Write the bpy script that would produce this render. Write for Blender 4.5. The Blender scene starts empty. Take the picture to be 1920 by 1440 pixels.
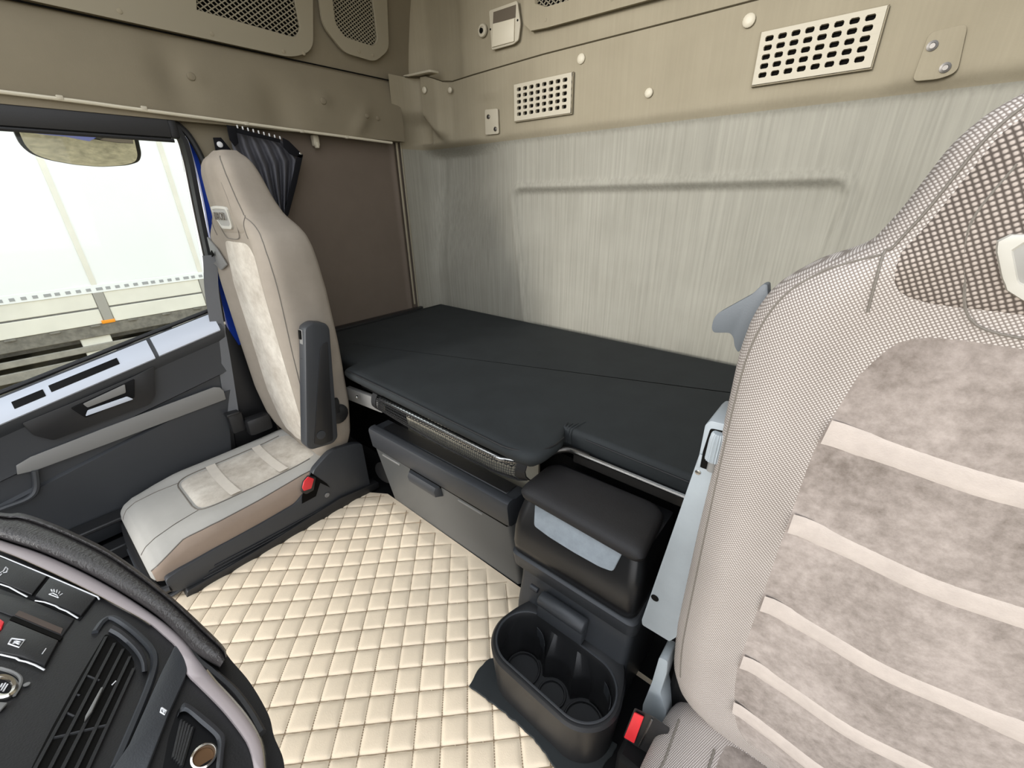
import bpy, bmesh, math, random
import numpy as np
from mathutils import Vector, Matrix, Euler
random.seed(7)
S = bpy.context.scene
COL = S.collection

# ------------------------------------------------------------------ camera, sky, exposure
CAM_H = 1.20
FOCAL = 780.0
def _n(v):
    v = np.array(v, float); return v / np.linalg.norm(v)
_dX = _n((-1030, -343, 780)); _dV = _n((35, 1725, 780))
_b = _n(_dX + _dV); _d = _n(_dX - _dV)
_dX = _n(_b + _d); _dV = _n(_b - _d)
ROT = np.array([-_dX, np.cross(-_dV, -_dX), -_dV])
EYE = np.array([0, 0, CAM_H])
cam_data = bpy.data.cameras.new('camera')
cam_data.sensor_width = 36.0
cam_data.lens = FOCAL / 1920 * 36.0
cam_data.clip_start = 0.01
cam_data.clip_end = 200
cam = bpy.data.objects.new('camera', cam_data)
COL.objects.link(cam)
_cm = np.stack([ROT @ [1, 0, 0], ROT @ [0, -1, 0], ROT @ [0, 0, -1]], axis=1)
cam.matrix_world = Matrix.Translation(Vector(EYE)) @ Matrix(_cm.tolist()).to_4x4()
S.camera = cam

world = bpy.data.worlds.new('overcast_sky')
S.world = world
world.use_nodes = True
_nt = world.node_tree
_bg = _nt.nodes['Background']
_tc = _nt.nodes.new('ShaderNodeTexCoord')
_sx = _nt.nodes.new('ShaderNodeSeparateXYZ')
_rp = _nt.nodes.new('ShaderNodeValToRGB')
_rp.color_ramp.elements[0].position = 0.0
_rp.color_ramp.elements[0].color = (0.96, 0.97, 1.0, 1)
_rp.color_ramp.elements[1].position = 1.0
_rp.color_ramp.elements[1].color = (0.86, 0.92, 1.0, 1)
_nt.links.new(_tc.outputs['Generated'], _sx.inputs[0])
_nt.links.new(_sx.outputs['Z'], _rp.inputs[0])
_nt.links.new(_rp.outputs[0], _bg.inputs[0])
_bg.inputs[1].default_value = 1.2
S.view_settings.view_transform = 'Standard'
S.view_settings.look = 'None'
S.view_settings.exposure = 0.9
S.view_settings.gamma = 1.0
S.view_settings.use_curve_mapping = False
S.cycles.max_bounces = 10
S.cycles.diffuse_bounces = 6
S.cycles.transparent_max_bounces = 12
S.cycles.use_denoising = True

# hazy sun low ahead of the windscreen
sun_data = bpy.data.lights.new('hazy_sun', 'SUN')
sun_data.energy = 1.3
sun_data.angle = math.radians(15)
sun_data.color = (1.0, 0.975, 0.94)
sun = bpy.data.objects.new('hazy_sun', sun_data)
COL.objects.link(sun)
sun.rotation_euler = Vector((-0.20, -1.0, 0.20)).to_track_quat('Z', 'Y').to_euler()

# ------------------------------------------------------------------ measuring helpers (a pixel meets a real plane)
def ray(u, v): return ROT @ np.array([(u - 960) / FOCAL, (v - 720) / FOCAL, 1.0])
def onx(u, v, x): d = ray(u, v); return EYE + d * (x / d[0])
def ony(u, v, y): d = ray(u, v); return EYE + d * (y / d[1])
def onz(u, v, z): d = ray(u, v); return EYE + d * ((z - CAM_H) / d[2])
def onp(u, v, p0, nn): d = ray(u, v); return EYE + d * (np.dot(nn, np.array(p0) - EYE) / np.dot(nn, d))
def sm(a, b, x):
    t = min(1.0, max(0.0, (x - a) / (b - a))); return t * t * (3 - 2 * t)
def interp(x, xs, ys): return float(np.interp(x, xs, ys))

# ------------------------------------------------------------------ object helpers
def world_loc(o):
    l = Vector((0, 0, 0))
    while o is not None:
        l += o.location; o = o.parent
    return l

def mk(name, geo, mat, parent=None, loc=None, angle=40, smooth=True, fmat=None):
    """one mesh object from world-space verts; the origin goes to the parent's, or to the thing's base"""
    verts, faces = geo[0], geo[1]
    V = np.array([tuple(v) for v in verts], float)
    if parent is not None: o0 = np.array(world_loc(parent)); l = (0, 0, 0)
    else:
        o0 = np.array(loc) if loc is not None else np.array([(V[:, 0].min() + V[:, 0].max()) / 2, (V[:, 1].min() + V[:, 1].max()) / 2, V[:, 2].min()])
        l = tuple(o0)
    me = bpy.data.meshes.new(name)
    me.from_pydata((V - o0).tolist(), [], [tuple(f) for f in faces])
    me.update()
    bm = bmesh.new(); bm.from_mesh(me)
    bmesh.ops.recalc_face_normals(bm, faces=bm.faces)
    bm.to_mesh(me); bm.free()
    mats = mat if isinstance(mat, (list, tuple)) else [mat]
    for m in mats: me.materials.append(m)
    if fmat is not None:
        for p, i in zip(me.polygons, fmat): p.material_index = i
    if smooth:
        me.shade_smooth()
        me.set_sharp_from_angle(angle=math.radians(angle))
    o = bpy.data.objects.new(name, me)
    COL.objects.link(o)
    o.location = l
    if parent is not None: o.parent = parent
    return o

def thing(name, label, cat, loc=(0, 0, 0), group=None):
    o = bpy.data.objects.new(name, None); COL.objects.link(o)
    o.empty_display_size = 0.05
    o.location = loc; o['label'] = label; o['category'] = cat
    if group: o['group'] = group
    return o
def tag(o, label, cat, group=None):
    o['label'] = label; o['category'] = cat
    if group: o['group'] = group
    return o
def struct(o, label=None):
    o['kind'] = 'structure'
    if label: o['label'] = label
    return o

# ------------------------------------------------------------------ shape helpers, all return (verts, faces)
def join(*gs):
    V = []; F = []
    for g in gs:
        k = len(V); V += [tuple(v) for v in g[0]]; F += [tuple(i + k for i in f) for f in g[1]]
    return V, F
def from_bm(bm):
    bm.verts.ensure_lookup_table(); bm.verts.index_update()
    r = ([tuple(v.co) for v in bm.verts], [tuple(v.index for v in f.verts) for f in bm.faces]); bm.free(); return r
def rbox(c, s, r=0.005, seg=2, rot=None):
    bm = bmesh.new(); bmesh.ops.create_cube(bm, size=1.0)
    for v in bm.verts: v.co = Vector((v.co.x * s[0], v.co.y * s[1], v.co.z * s[2]))
    if r > 0: bmesh.ops.bevel(bm, geom=list(bm.edges), offset=min(r, 0.49 * min(s)), segments=seg, affect='EDGES', profile=0.5)
    M = Matrix.Translation(Vector(c))
    if rot is not None: M = M @ (rot.to_4x4() if isinstance(rot, Matrix) else Euler(rot).to_matrix().to_4x4())
    bmesh.ops.transform(bm, matrix=M, verts=list(bm.verts))
    return from_bm(bm)
def box2(a, b, r=0.003, seg=1):
    a = np.array(a, float); b = np.array(b, float)
    return rbox((a + b) / 2, np.abs(b - a), r, seg)
def prism(pts, d, r=0.0, seg=2):
    """closed polygon of 3-D points, extruded along vector d, edges bevelled by r"""
    bm = bmesh.new()
    vs = [bm.verts.new(tuple(p)) for p in pts]
    f = bm.faces.new(vs)
    e = bmesh.ops.extrude_face_region(bm, geom=[f])
    bmesh.ops.translate(bm, verts=[g for g in e['geom'] if isinstance(g, bmesh.types.BMVert)], vec=Vector(tuple(d)))
    bmesh.ops.recalc_face_normals(bm, faces=bm.faces)
    if r > 0:
        ed = [x for x in bm.edges if len(x.link_faces) == 2 and x.calc_face_angle(0) > 0.5]
        bmesh.ops.bevel(bm, geom=ed, offset=r, segments=seg, affect='EDGES', profile=0.5, clamp_overlap=True)
    return from_bm(bm)
def roundpoly(pts, r, n=5):
    """round the corners of a closed 2-D or 3-D polygon"""
    P = [np.array(p, float) for p in pts]; out = []
    rr = r if isinstance(r, (list, tuple)) else [r] * len(P)
    for i, p in enumerate(P):
        a = P[i - 1] - p; b = P[(i + 1) % len(P)] - p
        la = np.linalg.norm(a); lb = np.linalg.norm(b)
        k = min(rr[i], 0.48 * la, 0.48 * lb)
        if k <= 0: out.append(p); continue
        s = p + a / la * k; e = p + b / lb * k
        for j in range(n + 1):
            t = j / n; out.append((1 - t) ** 2 * s + 2 * t * (1 - t) * p + t * t * e)
    return out
def loft(rows, closed=False, cap=False):
    n = len(rows[0]); V = [tuple(p) for r in rows for p in r]; F = []
    for i in range(len(rows) - 1):
        for j in range(n if closed else n - 1):
            k = (j + 1) % n
            F.append((i * n + j, i * n + k, (i + 1) * n + k, (i + 1) * n + j))
    if cap:
        F.append(tuple(range(n))); F.append(tuple((len(rows) - 1) * n + j for j in range(n)))
    return V, F
def shell(rows, off):
    """an open grid given thickness: off(point, i, j) -> offset vector"""
    back = [[np.array(p) + np.array(off(p, i, j)) for j, p in enumerate(r)] for i, r in enumerate(rows)]
    loops = []
    n = len(rows[0]); m = len(rows)
    V = [tuple(p) for r in rows for p in r] + [tuple(p) for r in back for p in r]
    F = []
    o = n * m
    for i in range(m - 1):
        for j in range(n - 1):
            a = i * n + j
            F.append((a, a + 1, a + n + 1, a + n)); F.append((o + a, o + a + n, o + a + n + 1, o + a + 1))
    for i in range(m - 1):
        for j in (0, n - 1):
            a = i * n + j; F.append((a, a + n, o + a + n, o + a))
    for j in range(n - 1):
        for i in (0, m - 1):
            a = i * n + j; F.append((a, o + a, o + a + 1, a + 1))
    return V, F
def smooth_path(pts, n=8):
    P = [np.array(p, float) for p in pts]
    if len(P) < 3: return P
    out = []
    for i in range(len(P) - 1):
        p0 = P[max(i - 1, 0)]; p1 = P[i]; p2 = P[i + 1]; p3 = P[min(i + 2, len(P) - 1)]
        for j in range(n):
            t = j / n
            out.append(0.5 * ((2 * p1) + (-p0 + p2) * t + (2 * p0 - 5 * p1 + 4 * p2 - p3) * t * t + (-p0 + 3 * p1 - 3 * p2 + p3) * t ** 3))
    out.append(P[-1]); return out
def tube(path, r, n=8, cap=True, squash=None):
    P = [Vector(tuple(p)) for p in path]; rows = []
    up = None
    for i, p in enumerate(P):
        t = (P[min(i + 1, len(P) - 1)] - P[max(i - 1, 0)]).normalized()
        if up is None: up = Vector((0, 0, 1)) if abs(t.z) < 0.9 else Vector((1, 0, 0))
        a = t.cross(up).normalized(); b = a.cross(t).normalized(); up = b
        ri = r(i / (len(P) - 1)) if callable(r) else r
        rows.append([p + (a * math.cos(q) + b * math.sin(q)) * ri for q in [2 * math.pi * k / n for k in range(n)]])
    return loft(rows, True, cap)
def ribbon(path, wdir, w, t, ndir):
    """flat strap: path points, width direction, width, thickness along ndir"""
    w2 = np.array(wdir, float) * w / 2; nd = np.array(ndir, float) * t
    rows = [[p - w2, p + w2, p + w2 + nd, p - w2 + nd] for p in [np.array(q, float) for q in path]]
    return loft(rows, True, True)
def lathe(c, axis, prof, n=24):
    """prof: list of (radius, height along axis)"""
    ax = Vector(tuple(axis)).normalized(); a = ax.orthogonal().normalized(); b = ax.cross(a)
    rows = [[Vector(tuple(c)) + ax * h + (a * math.cos(q) + b * math.sin(q)) * max(r, 1e-5) for q in [2 * math.pi * k / n for k in range(n)]] for r, h in prof]
    return loft(rows, True, True)
def resample(poly, n):
    P = [np.array(p, float) for p in poly]; P.append(P[0])
    L = [0]
    for i in range(1, len(P)): L.append(L[-1] + np.linalg.norm(P[i] - P[i - 1]))
    out = []
    for k in range(n):
        s = L[-1] * k / n; i = max(j for j in range(len(L)) if L[j] <= s + 1e-12); i = min(i, len(P) - 2)
        t = (s - L[i]) / max(L[i + 1] - L[i], 1e-9); out.append(P[i] * (1 - t) + P[i + 1] * t)
    return out
def polar_match(poly, c, angs):
    """points of a 2-D star-shaped polygon at given angles about c"""
    P = [np.array(p, float) - c for p in poly]; out = []
    for a in angs:
        d = np.array([math.cos(a), math.sin(a)]); best = None
        for i in range(len(P)):
            p, q = P[i], P[(i + 1) % len(P)]
            M = np.array([[d[0], p[0] - q[0]], [d[1], p[1] - q[1]]])
            det = np.linalg.det(M)
            if abs(det) < 1e-12: continue
            t, s = np.linalg.solve(M, p)
            if t > 0 and -1e-9 <= s <= 1 + 1e-9 and (best is None or t > best): best = t
        out.append(c + d * (best or 0.01))
    return out

# ------------------------------------------------------------------ materials
def lin(r, g, b):
    f = lambda c: (c / 255 / 12.92) if c / 255 <= 0.04045 else ((c / 255 + 0.055) / 1.055) ** 2.4
    return (f(r), f(g), f(b), 1)
def base_mat(name):
    m = bpy.data.materials.new(name); m.use_nodes = True
    return m, m.node_tree, m.node_tree.nodes['Principled BSDF']
def mat(name, rgb, rough=0.5, metal=0.0, var=0.0, vscale=6.0, bump=0.0, bscale=300.0, spec=0.5, stretch=None, sheen=0.0, coat=0.0):
    m, t, b = base_mat(name)
    c = lin(*rgb)
    b.inputs['Base Color'].default_value = c
    b.inputs['Roughness'].default_value = rough
    b.inputs['Metallic'].default_value = metal
    b.inputs['Specular IOR Level'].default_value = spec
    if sheen: b.inputs['Sheen Weight'].default_value = sheen
    if coat: b.inputs['Coat Weight'].default_value = coat; b.inputs['Coat Roughness'].default_value = 0.15
    if var or bump:
        tc = t.nodes.new('ShaderNodeTexCoord'); mp = t.nodes.new('ShaderNodeMapping')
        if stretch: mp.inputs['Scale'].default_value = stretch
        t.links.new(tc.outputs['Object'], mp.inputs[0])
    if var:
        n = t.nodes.new('ShaderNodeTexNoise'); n.inputs['Scale'].default_value = vscale; n.inputs['Detail'].default_value = 5; n.inputs['Roughness'].default_value = 0.65
        r = t.nodes.new('ShaderNodeValToRGB')
        r.color_ramp.elements[0].position = 0.3; r.color_ramp.elements[1].position = 0.7
        r.color_ramp.elements[0].color = tuple(x * (1 - var) for x in c[:3]) + (1,)
        r.color_ramp.elements[1].color = tuple(min(1, x * (1 + var)) for x in c[:3]) + (1,)
        t.links.new(mp.outputs[0], n.inputs['Vector']); t.links.new(n.outputs['Fac'], r.inputs[0]); t.links.new(r.outputs[0], b.inputs['Base Color'])
    if bump:
        n2 = t.nodes.new('ShaderNodeTexNoise'); n2.inputs['Scale'].default_value = bscale; n2.inputs['Detail'].default_value = 2
        bp = t.nodes.new('ShaderNodeBump'); bp.inputs['Strength'].default_value = bump; bp.inputs['Distance'].default_value = 0.002
        t.links.new(mp.outputs[0], n2.inputs['Vector']); t.links.new(n2.outputs['Fac'], bp.inputs['Height']); t.links.new(bp.outputs[0], b.inputs['Normal'])
    return m
def weave(name, c1, c2, period=0.0042, ang=35, rough=0.9, flat=False):
    """two crossing yarn directions in the seat cloth"""
    m, t, b = base_mat(name)
    b.inputs['Roughness'].default_value = rough; b.inputs['Specular IOR Level'].default_value = 0.2
    tc = t.nodes.new('ShaderNodeTexCoord'); mp = t.nodes.new('ShaderNodeMapping')
    mp.inputs['Rotation'].default_value = (0, 0, math.radians(ang)) if flat else (0, math.radians(ang), 0)
    t.links.new(tc.outputs['Object'], mp.inputs[0])
    ws = []
    for d, k in (('X', 1.0), ('Y' if flat else 'Z', 1.0)):
        w = t.nodes.new('ShaderNodeTexWave'); w.bands_direction = d; w.inputs['Scale'].default_value = 0.314 / period * k
        w.inputs['Distortion'].default_value = 0.6; w.inputs['Detail'].default_value = 1; w.inputs['Detail Scale'].default_value = 1.5
        t.links.new(mp.outputs[0], w.inputs['Vector']); ws.append(w)
    mu = t.nodes.new('ShaderNodeMath'); mu.operation = 'MULTIPLY'
    t.links.new(ws[0].outputs['Fac'], mu.inputs[0]); t.links.new(ws[1].outputs['Fac'], mu.inputs[1])
    r = t.nodes.new('ShaderNodeValToRGB'); r.color_ramp.elements[0].color = lin(*c1); r.color_ramp.elements[1].color = lin(*c2)
    r.color_ramp.elements[0].position = 0.0; r.color_ramp.elements[1].position = 0.55
    t.links.new(mu.outputs[0], r.inputs[0])
    n = t.nodes.new('ShaderNodeTexNoise'); n.inputs['Scale'].default_value = 9; n.inputs['Detail'].default_value = 3
    mx = t.nodes.new('ShaderNodeMixRGB'); mx.blend_type = 'SOFT_LIGHT'; mx.inputs[0].default_value = 0.18
    t.links.new(tc.outputs['Object'], n.inputs['Vector']); t.links.new(r.outputs[0], mx.inputs[1]); t.links.new(n.outputs['Fac'], mx.inputs[2])
    t.links.new(mx.outputs[0], b.inputs['Base Color'])
    bp = t.nodes.new('ShaderNodeBump'); bp.inputs['Strength'].default_value = 0.35; bp.inputs['Distance'].default_value = 0.001
    t.links.new(mu.outputs[0], bp.inputs['Height']); t.links.new(bp.outputs[0], b.inputs['Normal'])
    return m
def suede(name, c1, c2, scale=26):
    m, t, b = base_mat(name)
    b.inputs['Roughness'].default_value = 0.95; b.inputs['Specular IOR Level'].default_value = 0.15; b.inputs['Sheen Weight'].default_value = 0.15
    tc = t.nodes.new('ShaderNodeTexCoord')
    n1 = t.nodes.new('ShaderNodeTexNoise'); n1.inputs['Scale'].default_value = scale; n1.inputs['Detail'].default_value = 8; n1.inputs['Roughness'].default_value = 0.72
    n2 = t.nodes.new('ShaderNodeTexNoise'); n2.inputs['Scale'].default_value = 7; n2.inputs['Detail'].default_value = 3
    ad = t.nodes.new('ShaderNodeMath'); ad.operation = 'ADD'
    ml = t.nodes.new('ShaderNodeMath'); ml.operation = 'MULTIPLY'; ml.inputs[1].default_value = 0.5
    r = t.nodes.new('ShaderNodeValToRGB'); r.color_ramp.elements[0].position = 0.36; r.color_ramp.elements[1].position = 0.64
    r.color_ramp.elements[0].color = lin(*c1); r.color_ramp.elements[1].color = lin(*c2)
    for n in (n1, n2): t.links.new(tc.outputs['Object'], n.inputs['Vector'])
    t.links.new(n1.outputs['Fac'], ad.inputs[0]); t.links.new(n2.outputs['Fac'], ad.inputs[1]); t.links.new(ad.outputs[0], ml.inputs[0])
    t.links.new(ml.outputs[0], r.inputs[0]); t.links.new(r.outputs[0], b.inputs['Base Color'])
    n3 = t.nodes.new('ShaderNodeTexNoise'); n3.inputs['Scale'].default_value = 500; n3.inputs['Detail'].default_value = 2
    bp = t.nodes.new('ShaderNodeBump'); bp.inputs['Strength'].default_value = 0.25; bp.inputs['Distance'].default_value = 0.001
    t.links.new(tc.outputs['Object'], n3.inputs['Vector']); t.links.new(n3.outputs['Fac'], bp.inputs['Height']); t.links.new(bp.outputs[0], b.inputs['Normal'])
    return m
def wall_fleece(name, rgb, streak=0.12):
    """moulded felt lining with fine upright fibre streaks"""
    m, t, b = base_mat(name)
    b.inputs['Roughness'].default_value = 0.8; b.inputs['Specular IOR Level'].default_value = 0.25
    c = lin(*rgb)
    tc = t.nodes.new('ShaderNodeTexCoord')
    mp = t.nodes.new('ShaderNodeMapping'); mp.inputs['Scale'].default_value = (120, 120, 2.6)
    n = t.nodes.new('ShaderNodeTexNoise'); n.inputs['Scale'].default_value = 1.0; n.inputs['Detail'].default_value = 4
    r = t.nodes.new('ShaderNodeValToRGB'); r.color_ramp.elements[0].position = 0.32; r.color_ramp.elements[1].position = 0.68
    r.color_ramp.elements[0].color = tuple(x * (1 - streak) for x in c[:3]) + (1,); r.color_ramp.elements[1].color = tuple(min(1, x * (1 + streak)) for x in c[:3]) + (1,)
    n2 = t.nodes.new('ShaderNodeTexNoise'); n2.inputs['Scale'].default_value = 5; n2.inputs['Detail'].default_value = 5
    mx = t.nodes.new('ShaderNodeMixRGB'); mx.blend_type = 'SOFT_LIGHT'; mx.inputs[0].default_value = 0.22
    n3 = t.nodes.new('ShaderNodeTexNoise'); n3.inputs['Scale'].default_value = 420
    bp = t.nodes.new('ShaderNodeBump'); bp.inputs['Strength'].default_value = 0.15; bp.inputs['Distance'].default_value = 0.002
    t.links.new(tc.outputs['Object'], mp.inputs[0]); t.links.new(mp.outputs[0], n.inputs['Vector'])
    t.links.new(tc.outputs['Object'], n2.inputs['Vector']); t.links.new(tc.outputs['Object'], n3.inputs['Vector'])
    t.links.new(n.outputs['Fac'], r.inputs[0]); t.links.new(r.outputs[0], mx.inputs[1]); t.links.new(n2.outputs['Fac'], mx.inputs[2])
    t.links.new(mx.outputs[0], b.inputs['Base Color'])
    t.links.new(n3.outputs['Fac'], bp.inputs['Height']); t.links.new(bp.outputs[0], b.inputs['Normal'])
    return m
def glass(name):
    m = bpy.data.materials.new(name); m.use_nodes = True; t = m.node_tree; t.nodes.clear()
    o = t.nodes.new('ShaderNodeOutputMaterial'); a = t.nodes.new('ShaderNodeBsdfTransparent'); g = t.nodes.new('ShaderNodeBsdfGlossy')
    g.inputs['Roughness'].default_value = 0.02; a.inputs[0].default_value = (0.93, 0.96, 0.95, 1)
    f = t.nodes.new('ShaderNodeFresnel'); f.inputs['IOR'].default_value = 1.25
    x = t.nodes.new('ShaderNodeMixShader')
    t.links.new(f.outputs[0], x.inputs[0]); t.links.new(a.outputs[0], x.inputs[1]); t.links.new(g.outputs[0], x.inputs[2]); t.links.new(x.outputs[0], o.inputs[0])
    return m
M = dict(
    lining=wall_fleece('felt_lining', (152, 143, 122), 0.03),
    fleece=wall_fleece('streaked_felt', (152, 149, 137), 0.10),
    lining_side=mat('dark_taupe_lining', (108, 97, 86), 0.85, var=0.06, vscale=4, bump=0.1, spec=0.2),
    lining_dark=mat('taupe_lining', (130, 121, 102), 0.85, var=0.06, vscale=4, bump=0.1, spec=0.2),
    trimplastic=mat('beige_plastic', (186, 178, 158), 0.55, bump=0.05, bscale=600),
    covertrim=mat('taupe_cover_plastic', (150, 142, 122), 0.6, bump=0.05, bscale=600),
    plug=mat('pale_plug', (205, 197, 176), 0.5),
    hole=mat('dark_hole', (16, 15, 13), 0.9, spec=0.1),
    seam=mat('brown_seam', (74, 67, 52), 0.9, spec=0.1),
    mesh=mat('beige_mesh', (150, 142, 122), 0.6),
    black=mat('black_plastic', (30, 30, 31), 0.42, bump=0.12, bscale=700),
    charcoal=mat('charcoal_plastic', (52, 54, 57), 0.45, bump=0.12, bscale=800),
    satin=mat('satin_grey_plastic', (196, 202, 212), 0.28, bump=0.04, bscale=600),
    grey=mat('mid_grey_plastic', (122, 121, 118), 0.45, bump=0.06, bscale=500),
    lever=mat('lever_grey', (92, 97, 101), 0.5, bump=0.1, bscale=600),
    armgrey=mat('armrest_grey', (150, 157, 161), 0.5, bump=0.1, bscale=600, var=0.05, vscale=20),
    deep=mat('deep_black', (12, 12, 13), 0.7, spec=0.2),
    gloss=mat('worn_gloss_black', (24, 24, 25), 0.3, var=0.15, vscale=30, bump=0.05, bscale=150),
    leather=mat('grained_black', (44, 41, 40), 0.42, bump=0.9, bscale=260),
    mattress=mat('black_cover_cloth', (44, 47, 48), 0.75, var=0.12, vscale=10, bump=0.15, bscale=900, spec=0.25),
    net=mat('black_net', (26, 26, 27), 0.6),
    steel=mat('bright_steel', (190, 190, 188), 0.25, 1.0),
    steeldark=mat('dark_steel', (95, 92, 88), 0.35, 0.9),
    board=mat('beige_board', (196, 188, 168), 0.7, var=0.05, vscale=8),
    mat_leather=mat('cream_leatherette', (242, 223, 195), 0.42, var=0.07, vscale=9, bump=0.12, bscale=350),
    thread=mat('seam_thread', (150, 130, 104), 0.7),
    cloth=weave('woven_seat_cloth', (122, 113, 106), (192, 185, 179), 0.0031, 35),
    cloth_far=mat('plain_seat_cloth', (148, 139, 127), 0.9, var=0.06, vscale=14, bump=0.25, bscale=900, spec=0.2),
    shaded_cloth=mat('shade_brown_side_cloth', (150, 133, 118), 0.9, var=0.06, vscale=10, bump=0.2, bscale=900, spec=0.2),
    boxgrey=mat('box_grey_plastic', (86, 87, 86), 0.42, bump=0.1, bscale=800),
    cloth_grey=mat('grey_side_cloth', (172, 169, 162), 0.9, var=0.05, vscale=8, bump=0.2, bscale=900, spec=0.2),
    suede=suede('suede_insert', (108, 99, 92), (162, 152, 145), 70),
    cloth_flat=weave('woven_cushion_cloth', (120, 111, 105), (200, 193, 188), 0.0031, 20, 0.9, True),
    cloth_head=weave('woven_headrest_cloth', (78, 70, 64), (172, 161, 152), 0.0046, 28),
    suede_far=suede('light_suede', (172, 162, 148), (214, 207, 194), 30),
    band=mat('light_suede_band', (176, 166, 158), 0.95, var=0.08, vscale=40, bump=0.2, bscale=500, spec=0.15),
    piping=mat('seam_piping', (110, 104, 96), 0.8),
    band_far=mat('pale_suede_band', (208, 200, 187), 0.95, var=0.04, vscale=40, bump=0.2, bscale=500, spec=0.15),
    badge=mat('badge_rubber', (150, 148, 143), 0.55, var=0.03),
    badge_hi=mat('badge_rim', (184, 181, 172), 0.5),
    belt=mat('grey_belt_webbing', (96, 97, 99), 0.75, bump=0.3, bscale=500),
    red=mat('red_button', (225, 50, 58), 0.4),
    blue=mat('blue_cab_paint', (32, 72, 190), 0.3, coat=0.5),
    rubber=mat('window_rubber', (24, 24, 25), 0.6),
    curtain=mat('dark_curtain_cloth', (92, 92, 97), 0.9, spec=0.15, bump=0.2, bscale=800),
    curtain_edge=mat('black_curtain_border', (22, 22, 25), 0.9, spec=0.15),
    trailer=mat('white_tarpaulin', (238, 238, 235), 0.6, var=0.02, vscale=0.8),
    alu=mat('pale_dropside', (226, 221, 207), 0.6, var=0.06, vscale=3),
    alu_post=mat('grey_post', (160, 155, 146), 0.6),
    chassis=mat('dusty_chassis', (118, 113, 104), 0.9, var=0.3, vscale=12),
    guard=mat('dusty_side_guard', (146, 140, 128), 0.8, var=0.2, vscale=8),
    mark=mat('grey_print', (158, 158, 157), 0.7),
    amber=mat('amber_reflector', (240, 150, 20), 0.4),
    gravel=mat('dry_gravel', (158, 145, 114), 0.95, var=0.3, vscale=6, bump=0.5, bscale=30),
    glass=glass('window_glass'),
    mirror=mat('mirror_glass', (225, 225, 222), 0.03, 1.0),
    icon=mat('white_icon', (225, 225, 225), 0.5),
    chrome=mat('chrome_ring', (205, 200, 192), 0.2, 1.0),
    dashtrim=mat('satin_taupe_trim', (172, 161, 160), 0.38, 0.1, bump=0.04, bscale=600),
    amberdark=mat('brass_inside', (92, 66, 40), 0.4, 0.6),
)

# ================================================================== SETTING: cab shell
BACK_Y = 1.68
def seam_z(x):
    return interp(x, [-2.1, -1.96, -1.85, -1.76, -1.6, -1.2, 1], [1.735, 1.728, 1.722, 1.688, 1.694, 1.702, 1.702])
_path = [(-2.004, 1.525), (-2.003, 1.56), (-2.0, 1.60), (-1.993, 1.635), (-1.975, 1.662), (-1.95, 1.676), (-1.92, 1.68)]
_xs = list(np.linspace(-1.90, 0.60, 190))
def emboss(x, z):
    """pressed panel above the mattress: a raised bead, then a shallow recess"""
    k = (1.232 - z) / 0.55
    xl = -1.395 + 0.075 * k; xr = -0.083 - 0.05 * k
    d = min(x - xl, xr - x, 1.232 - z)
    dl = min(x - xl, xr - x)
    r = 0.06
    if x - xl < r and 1.232 - z < r: d = r - math.hypot(r - (x - xl), r - (1.232 - z))
    if xr - x < r and 1.232 - z < r: d = r - math.hypot(r - (xr - x), r - (1.232 - z))
    bead = math.exp(-((d + 0.002) / 0.016) ** 2) * 0.010
    return bead - 0.018 * sm(0.0, 0.035, d)
def back_off(x, z):
    o = 0.022 * sm(1.405, 1.455, z)
    o += emboss(x, z)
    o += 0.05 * sm(1.44 + 0.1 * sm(-1.80, -1.95, x), 1.50 + 0.1 * sm(-1.80, -1.95, x), z) * sm(-1.74, -1.80, x)
    # soft hollow around the mounting plates
    o -= 0.008 * math.exp(-(((x + 1.50) / 0.075) ** 4)) * sm(1.43, 1.46, z) * (1 - sm(1.58, 1.62, z))
    o += 0.010 * sm(-0.10, -0.06, x) * sm(1.42, 1.47, z)
    o += 0.004 * math.exp(-((x + 1.885) / 0.012) ** 2) * (1 - sm(1.30, 1.42, z))
    o -= 0.075 * sm(-1.35, -1.80, x) * sm(0.75, 1.36, z) * (1 - sm(1.375, 1.45, z))  # hollow under the ledge, deepened so the left rear corner turns darker
    o += 0.0025 * math.sin(x * 5.1 + 1.3) * math.sin(z * 4.3)
    return o
rows = []
for z in np.concatenate([np.linspace(0.30, 1.1, 34), np.linspace(1.12, 1.30, 28), np.linspace(1.31, 1.688, 54)]):
    row = []
    for (x, y) in _path:
        b = 0.05 * sm(1.52, 1.60, z); c = back_off(-1.90, z) if z < 1.45 else 0
        row.append((x + b * 0.6, y - b * 0.9 - c * sm(1.56, 1.68, y), z))
    for x in _xs: row.append((x, BACK_Y - back_off(x, z), z))
    rows.append(row)
top = []
for (x, y) in _path: top.append((x + 0.03, y - 0.045, seam_z(x)))
for x in _xs: top.append((x, BACK_Y - back_off(x, 1.688), seam_z(x)))
rows.append(top)
back_lower = struct(mk('wall_back', shell(rows, lambda p, i, j: (0, 0.03, 0) if j > 4 else (-0.02, 0.02, 0)), [M['fleece'], M['lining']], angle=60))
for _p in back_lower.data.polygons:
    if back_lower.location.z + _p.center.z > 1.425: _p.material_index = 1
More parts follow.
